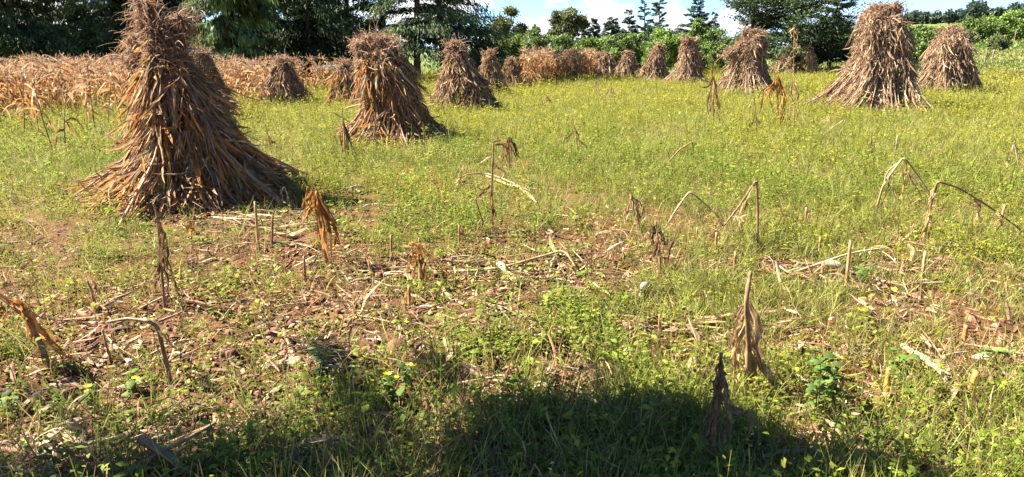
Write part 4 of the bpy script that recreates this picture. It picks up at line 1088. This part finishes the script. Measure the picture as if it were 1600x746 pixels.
herb(1300, 640, 80, 'brighter leafy weed just right of the tall dark one', 7, 0, 16, (.09, .16, .035), .06, .5)
herb(1398, 585, 56, 'bright leafy weed above the orange stub, lower right', 8, 0, 14, (.10, .17, .03), .06, .5)
herb(1558, 580, 36, 'pale broad leaved weed right of the small orange stub', 9, 0, 10, (.12, .19, .05), .065, .8)
herb(20, 640, 38, 'pale spiky weed at the left edge, low down', 10, 0, 12, (.09, .15, .045), .05, .4)
herb(450, 300, 30, 'green sprig at the right foot of the biggest shock', 11, 0, 10, (.10, .18, .03), .07, .5)
herb(830, 300, 26, 'pale sprig beside the long arched stalk', 12, 0, 10, (.10, .17, .05), .06, .6)
herb(985, 640, 40, 'dark leafy weed behind the heap of pale leaves', 13, 0, 12, (.06, .12, .04), .06, .9)
herb(1350, 440, 30, 'round leaved weed in front of the litter heap on the right', 14, 0, 12, (.09, .17, .03), .06, .8)

# ------------------------------------------------------------------ ground cover
shock_feet = [(o.location.x, o.location.y, o) for o in COL.objects if o.name.startswith('maize_shock')]
FEET = []
for x, y, o in shock_feet:
    w = max(abs(v.co.x) for v in o.children[0].data.vertices[:24])
    FEET.append((x, y, w * 1.05))
def scatter(n, dmin, dmax, p, r, az=54):
    n = int(n * az / 41)
    dmin = 1.9
    u = r.random(n)
    if abs(p - 2) < 1e-6:
        d = dmin * (dmax / dmin) ** u
    else:
        e = 2 - p
        d = (dmin ** e + u * (dmax ** e - dmin ** e)) ** (1 / e)
    a = r.uniform(-az, az, n) * math.pi / 180
    return d * np.sin(a), d * np.cos(a)
def clear(x, y):
    k = np.ones(len(x), bool)
    for a, b, w in FEET:
        k &= (x - a) ** 2 + (y - b) ** 2 > (w * .78) ** 2
    return k
def grow_scale(d):
    return np.maximum(1.0, d / 8.0) ** .72

YG = [(.175, .195, .016), (.21, .21, .020), (.140, .175, .015), (.205, .20, .035)]
GG = [(.140, .185, .020), (.105, .150, .018), (.175, .205, .025)]
def weeds():
    r = np.random.default_rng(201)
    x, y = scatter(125000, 2.3, 58, 1.68, r)
    s = soil(x, y)
    lush = .55 * fbm(x, y, .7, 3, 40, 12) + .45 * fbm(x, y, 2.6, 3, 14, 52)
    keep = clear(x, y) & (r.random(len(x)) < (1 - .96 * s) * (1 - .30 * (1 - sstep(6, 9, y))) * np.clip(.48 + 3.6 * (lush - .45), .10, 1))
    x = x[keep]; y = y[keep]; lush = lush[keep]
    d = np.hypot(x, y); n = len(x)
    gs = grow_scale(d)
    m = 9
    h = r.uniform(.03, .16, n) * np.clip(.3 + 2.6 * (lush - .28), .4, 1.7) * gs ** .62 * (1 + .5 * sstep(5, 9, d)) * (1 + .9 * (r.random(n) < .10 + .08 * (y < 6)))
    z = height(x, y)
    pc = shades(n, YG, r, .16)
    gmix = sstep(.45, .62, fbm(x, y, .45, 3, 70, 90))[:, None]
    pc = pc * (1 - gmix) + shades(n, GG, r, .16) * gmix
    far = sstep(9, 24, d)[:, None]
    pc = pc * (1 - far * .88) + np.array((.225, .215, .024)) * np.exp(r.normal(0, .15, (n, 1))) * far * .88
    u = r.random((n, m))
    a = r.uniform(0, 6.28, (n, m))
    spread = .03 * gs[:, None] * (1.2 - u)
    O = np.stack([x[:, None] + np.cos(a) * spread, y[:, None] + np.sin(a) * spread, z[:, None] + h[:, None] * u], -1).reshape(-1, 3)
    D = np.stack([np.cos(a), np.sin(a), r.uniform(0, 1.1, (n, m))], -1).reshape(-1, 3)
    Ln = (r.uniform(.013, .036, (n, m)) * (gs ** .68 * np.exp(r.normal(0, .28, n)))[:, None]).ravel()
    P, S = leaf_paths(O, D, Ln, 3, .28, .08, .4, r, ref=0.0)
    W = np.array((.25, 1.0, .12))[None] * (Ln * r.uniform(.22, .36, len(Ln)))[:, None]
    b = MB(); b.ribbons(P, S, W, np.repeat(pc, m, 0) * np.exp(r.normal(0, .14, (n * m, 1))))
    # stems
    ns = n // 2
    i = r.choice(n, ns, replace=False)
    O = np.stack([x[i], y[i], z[i]], -1)
    P, S = leaf_paths(O, np.stack([r.normal(0, .2, ns), r.normal(0, .2, ns), np.ones(ns)], -1), h[i] * 1.1, 3, .02, .05, .3, r)
    b.ribbons(P, S, .0022 * gs[i][:, None] * np.ones((1, 3)), pc[i] * .8)
    o = b.build('weeds', M_WEED, smooth=False); o['kind'] = 'stuff'; tag(o, 'low yellow green broad leaved weeds covering the field', 'weeds')
weeds()
def grass():
    r = np.random.default_rng(202)
    x, y = scatter(70000, 2.3, 46, 1.72, r)
    s = soil(x, y)
    d = np.hypot(x, y)
    az = np.degrees(np.arctan2(x, y))
    # finer and thicker on the right of the field and along the bottom
    dens = .16 + .84 * sstep(2, 16, az) * sstep(.30, .55, fbm(x, y, .5, 3, 3, 77)) + .5 * (1 - sstep(2.9, 3.7, y)) * sstep(-25, -8, az) * sstep(.36, .52, fbm(x, y, 1.6, 3, 63, 27)) + .25 * sstep(.55, .7, fbm(x, y, .9, 3, 13, 17))
    dens = dens + .34 * sstep(7, 11, y)
    keep = clear(x, y) & (r.random(len(x)) < np.clip(dens, 0, 1) * (1 - .85 * s) * (1 - .45 * (1 - sstep(4.5, 7, y))))
    x = x[keep]; y = y[keep]; d = d[keep]; n = len(x)
    gs = grow_scale(d); z = height(x, y)
    m = 9; k = 4
    bottom = 1 - sstep(3.0, 4.2, y)
    h = r.uniform(.06, .19, n) * (1 + 1.0 * (r.random(n) < .12) * sstep(3.5, 5, y)) * gs ** .4 * (1 + .35 * bottom)
    O = np.stack([x, y, z], -1)[:, None] + np.concatenate([r.normal(0, .025, (n, m, 2)) * gs[:, None, None], np.zeros((n, m, 1))], -1)
    D = np.concatenate([r.normal(0, .40, (n, m, 2)), np.ones((n, m, 1))], -1)
    Ln = (h[:, None] * r.uniform(.6, 1.3, (n, m))).ravel()
    P, S = leaf_paths(O.reshape(-1, 3), D.reshape(-1, 3), Ln, k, .17, .08, .6, r)
    W = np.array((1.0, .9, .65, .12))[None] * (.0020 * gs[:, None] * r.uniform(.7, 1.5, (n, m))).reshape(-1, 1)
    pc = shades(n, [(.190, .205, .036), (.23, .235, .060), (.145, .175, .028), (.25, .225, .080)], r, .15)
    b = MB(); b.ribbons(P, S, W, np.repeat(pc, m, 0) * np.exp(r.normal(0, .15, (n * m, 1))))
    o = b.build('grass', M_GRASS, smooth=False); o['kind'] = 'stuff'; tag(o, 'fine pale green grass growing between the weeds', 'grass')
grass()
def litter():
    r = np.random.default_rng(203)
    x, y = scatter(75000, 2.2, 44, 1.8, r)
    s = soil(x, y)
    keep = clear(x, y) & (r.random(len(x)) < .16 * (1 - .6 * sstep(8, 18, y)) + .55 * s)
    x = x[keep]; y = y[keep]; n = len(x); d = np.hypot(x, y); gs = grow_scale(d); z = height(x, y)
    O = np.stack([x, y, z + r.uniform(.004, .035, n)], -1)
    a = r.uniform(0, 6.28, n)
    D = np.stack([np.cos(a), np.sin(a), r.normal(0, .25, n)], -1)
    big = r.random(n) < .15
    Ln = r.uniform(.02, .09, n) * gs * np.where(big, 3.2, 1)
    P, S = leaf_paths(O, D, Ln, 4, .12, .22, 1.2, r, ref=0.0)
    P[..., 2] = np.maximum(P[..., 2], height(P[..., 0], P[..., 1]) + .003)
    W = np.array((.5, 1, .8, .15))[None] * (r.uniform(.003, .010, n) * gs * np.where(big, 1.7, 1))[:, None]
    b = MB(); b.ribbons(P, S, W, shades(n, [(.28, .19, .11), (.20, .12, .07), (.36, .26, .16), (.16, .085, .05), (.24, .15, .095), (.10, .06, .04)], r, .28), fold=.35)
    # tangled broken strips that arch up from the ground
    hp = np.zeros(n)
    for px, py, hx, hy in ((1300, 428, .95, .28), (1230, 436, .5, .2), (1400, 385, .5, .25), (700, 425, .5, .22), (820, 420, .55, .25), (400, 350, .8, .22), (980, 640, .35, .18), (110, 690, .4, .25), (1110, 505, .5, .15), (1480, 600, .22, .18), (560, 410, .4, .2)):
        g = G(px, py); hp = np.maximum(hp, np.exp(-((x - g[0]) / hx) ** 2 - ((y - g[1]) / hy) ** 2))
    k2 = (r.random(n) < .06 + .8 * hp) & (y < 16)
    O = np.stack([x, y, z], -1)[k2]; n2 = len(O); g2 = gs[k2]
    P, S = leaf_paths(O, np.stack([r.normal(0, .8, n2), r.normal(0, .8, n2), r.uniform(.4, 1.2, n2)], -1), r.uniform(.08, .38, n2) * g2 ** .3, 8, .30, .20, 1.6, r)
    P[..., 2] = np.maximum(P[..., 2], height(P[..., 0], P[..., 1]) + .003)
    b.ribbons(P, S, np.linspace(1, .4, 8)[None] * (r.uniform(.002, .008, n2) * g2)[:, None], shades(n2, [(.26, .16, .08), (.18, .10, .05), (.33, .23, .13), (.12, .07, .04)], r, .25), fold=.4)
    w = np.clip(.006 + hp * .9 + .06 * s[keep], 0, 1) * (y < 14) * (y > 3.4)
    i = r.choice(n, 900, replace=False, p=w / w.sum())
    a = r.uniform(0, 6.28, 900)
    D = np.stack([np.cos(a), np.sin(a) * .6, r.normal(.02, .13, 900)], -1)
    P, S = leaf_paths(np.stack([x, y, z + r.uniform(.0, .06, n)], -1)[i], D, r.uniform(.05, .27, 900), 5, .02, .06, 0, r)
    P[..., 2] = np.maximum(P[..., 2], height(P[..., 0], P[..., 1]) + .004)
    b.tubes(P, np.linspace(1, .8, 5)[None] * r.uniform(.003, .0095, (900, 1)), shades(900, [(.28, .19, .10), (.21, .13, .065), (.34, .25, .15), (.15, .085, .045)], r, .22), 6)
    o = b.build('leaf_litter', M_LITTER, smooth=False); o['kind'] = 'stuff'; tag(o, 'scraps of dry maize leaf strewn over the red soil', 'litter')
litter()
def dry_stems():
    r = np.random.default_rng(204)
    x, y = scatter(30000, 2.4, 48, 1.75, r)
    keep = clear(x, y) & (r.random(len(x)) < (.25 + .6 * sstep(.45, .65, fbm(x, y, .6, 3, 33, 7))) * (1 - .65 * sstep(7, 16, y)))
    x = x[keep]; y = y[keep]; n = len(x); d = np.hypot(x, y); gs = grow_scale(d); z = height(x, y)
    P, S = leaf_paths(np.stack([x, y, z], -1), np.stack([r.normal(0, .35, n), r.normal(0, .35, n), np.ones(n)], -1), r.uniform(.08, .26, n) * gs ** .4, 5, .08, .12, 1, r)
    b = MB(); b.ribbons(P, S, np.array((1, .9, .8, .7, .4))[None] * (.0024 * gs * r.uniform(.7, 1.6, n))[:, None], shades(n, [(.28, .20, .075), (.22, .135, .055), (.33, .25, .10), (.17, .09, .04)], r, .2))
    o = b.build('dry_grass', M_GRASS, smooth=False); o['kind'] = 'stuff'; tag(o, 'thin dry straw stems standing among the weeds', 'dry grass')
dry_stems()
def clods():
    r = np.random.default_rng(205)
    x, y = scatter(9000, 2.3, 14, 1.9, r)
    keep = clear(x, y) & (r.random(len(x)) < .05 + .9 * soil(x, y))
    x = x[keep]; y = y[keep]; n = len(x); z = height(x, y)
    sz = r.uniform(.006, .022, n) * np.exp(r.normal(0, .3, n))
    d = np.array([(-1, -1, -1), (1, -1, -1), (1, 1, -1), (-1, 1, -1), (-.6, -.6, .7), (.6, -.6, .7), (.6, .6, .7), (-.6, .6, .7)], float)
    V = np.stack([x, y, z], -1)[:, None] + d[None] * sz[:, None, None] * r.uniform(.6, 1.3, (n, 8, 3))
    f = np.array([(4, 5, 6, 7), (0, 1, 5, 4), (1, 2, 6, 5), (2, 3, 7, 6), (3, 0, 4, 7)])
    q = (np.arange(n) * 8)[:, None, None] + f[None]
    b = MB(); b.add(V.reshape(-1, 3), q.reshape(-1, 4), np.repeat(shades(n, [(.15, .066, .04), (.11, .05, .03), (.19, .09, .055)], r, .2), 5, 0))
    o = b.build('soil_crumbs', M_STONE, smooth=True); o['kind'] = 'stuff'; tag(o, 'crumbs of red soil on the bare patches', 'soil')
clods()

def meadow():
    r = np.random.default_rng(206)
    d = 46 * (330 / 46) ** r.random(26000); a = r.uniform(17, 42, 26000) * math.pi / 180
    x = d * np.sin(a); y = d * np.cos(a)
    m = 5
    cl = fbm(x, y, .05, 4, 8, 8); keep = r.random(len(x)) < .35 + .65 * sstep(.42, .58, cl)
    x, y, d, cl = x[keep], y[keep], d[keep], cl[keep]; n = len(x)
    z = height(x, y)
    sc = d / 46
    O = np.stack([x, y, z], -1)[:, None] + np.concatenate([r.normal(0, .12, (n, m, 2)) * sc[:, None, None], np.zeros((n, m, 1))], -1)
    D = np.concatenate([r.normal(0, .5, (n, m, 2)), np.ones((n, m, 1))], -1)
    P, S = leaf_paths(O.reshape(-1, 3), D.reshape(-1, 3), (r.uniform(.10, .30, (n, m)) * sc[:, None] ** .7).ravel(), 3, .2, .1, .5, r)
    g = sstep(.40, .60, fbm(x, y, .09, 3, 1, 61))[:, None]
    c = np.array((.115, .165, .035)) * (1 - g) + np.array((.20, .20, .06)) * g
    near = (1 - sstep(46, 58, d))[:, None]
    c = c * (1 - near) + np.array((.24, .20, .045)) * near
    W = np.array((.6, 1, .15))[None] * np.repeat(.045 * sc, m)[:, None]
    b = MB(); b.ribbons(P, S, W, np.repeat(c * np.exp(r.normal(0, .2, (n, 1))), m, 0))
    o = b.build('meadow_grass', M_GRASS, smooth=False); o['kind'] = 'stuff'; tag(o, 'rough meadow grass on the slope at the right', 'grass')
meadow()

# ------------------------------------------------------------------ the tree beside the photographer, whose crown shades the bottom of the picture
def shade_tree():
    r = np.random.default_rng(301)
    s = np.array(sd)
    root = empty('shade_tree', (-7.2, 3.2, 0), 'leafy tree left of the photographer, shading the near ground', 'tree')
    base = np.array((-7.2, 3.2, 0))
    shade = []
    def blob(px, py, rad, zc, n):
        g = G(px, py)
        shade.append((g + s * (zc / s[2]), rad, n))
    for px, py, rad in ((520, 548, .09), (548, 572, .11), (580, 606, .11), (606, 650, .12), (560, 640, .07), (604, 700, .13), (570, 735, .10), (500, 742, .08), (690, 575, .08), (722, 602, .10),
                        (785, 690, .10), (800, 655, .14), (850, 665, .16), (800, 730, .2), (880, 715, .24), (930, 665, .18), (970, 735, .26), (1010, 665, .18), (1060, 668, .16), (1060, 725, .26), (1110, 690, .20), (1160, 690, .16), (1160, 735, .24),
                        (1225, 705, .16), (1260, 738, .2), (1310, 728, .14), (1370, 748, .14), (960, 790, .34), (1100, 800, .34), (850, 800, .2), (1250, 800, .22), (30, 745, .10), (100, 762, .08), (20, 612, .07), (60, 622, .08), (110, 612, .06), (1450, 752, .12), (980, 610, .06), (300, 690, .06), (430, 690, .07)):
        blob(px, py, rad, 3.9 + r.uniform(-1.4, 1.8), int(330 * (rad / .22) ** 2))
    tr = MB(); cr = MB()
    u = np.linspace(0, 1, 8)[:, None]
    top = np.array((-5.9, 3.3, 4.0))
    T = (1 - u) * base + u * top - base
    tr.tubes(T[None], np.linspace(.2, .1, 8)[None], (.10, .075, .055), 8, cap=False)
    for c, rad, n in shade:
        P = smooth_path([top - base, (top * .5 + c * .5) - base + np.array((0, 0, .5)), c - base], 8)
        tr.tubes(P[None], np.linspace(.03, .006, 8)[None], (.10, .075, .055), 5, cap=False)
        d = unit(r.normal(0, 1, (n, 3)))
        O = c - base + d * (rad * r.random((n, 1)) ** .45) * np.array((1, 1, .8))
        Q, S = leaf_paths(O, d * .5 + r.normal(0, .6, (n, 3)), r.uniform(.05, .10, n), 3, .2, .1, .4, r)
        cr.ribbons(Q, S, np.array((.3, 1, .15))[None] * r.uniform(.016, .028, (n, 1)), shades(n, GB, r, .2))
    tr.build('trunk', M_BARK, root); cr.build('crown', M_BROAD, root)
shade_tree()
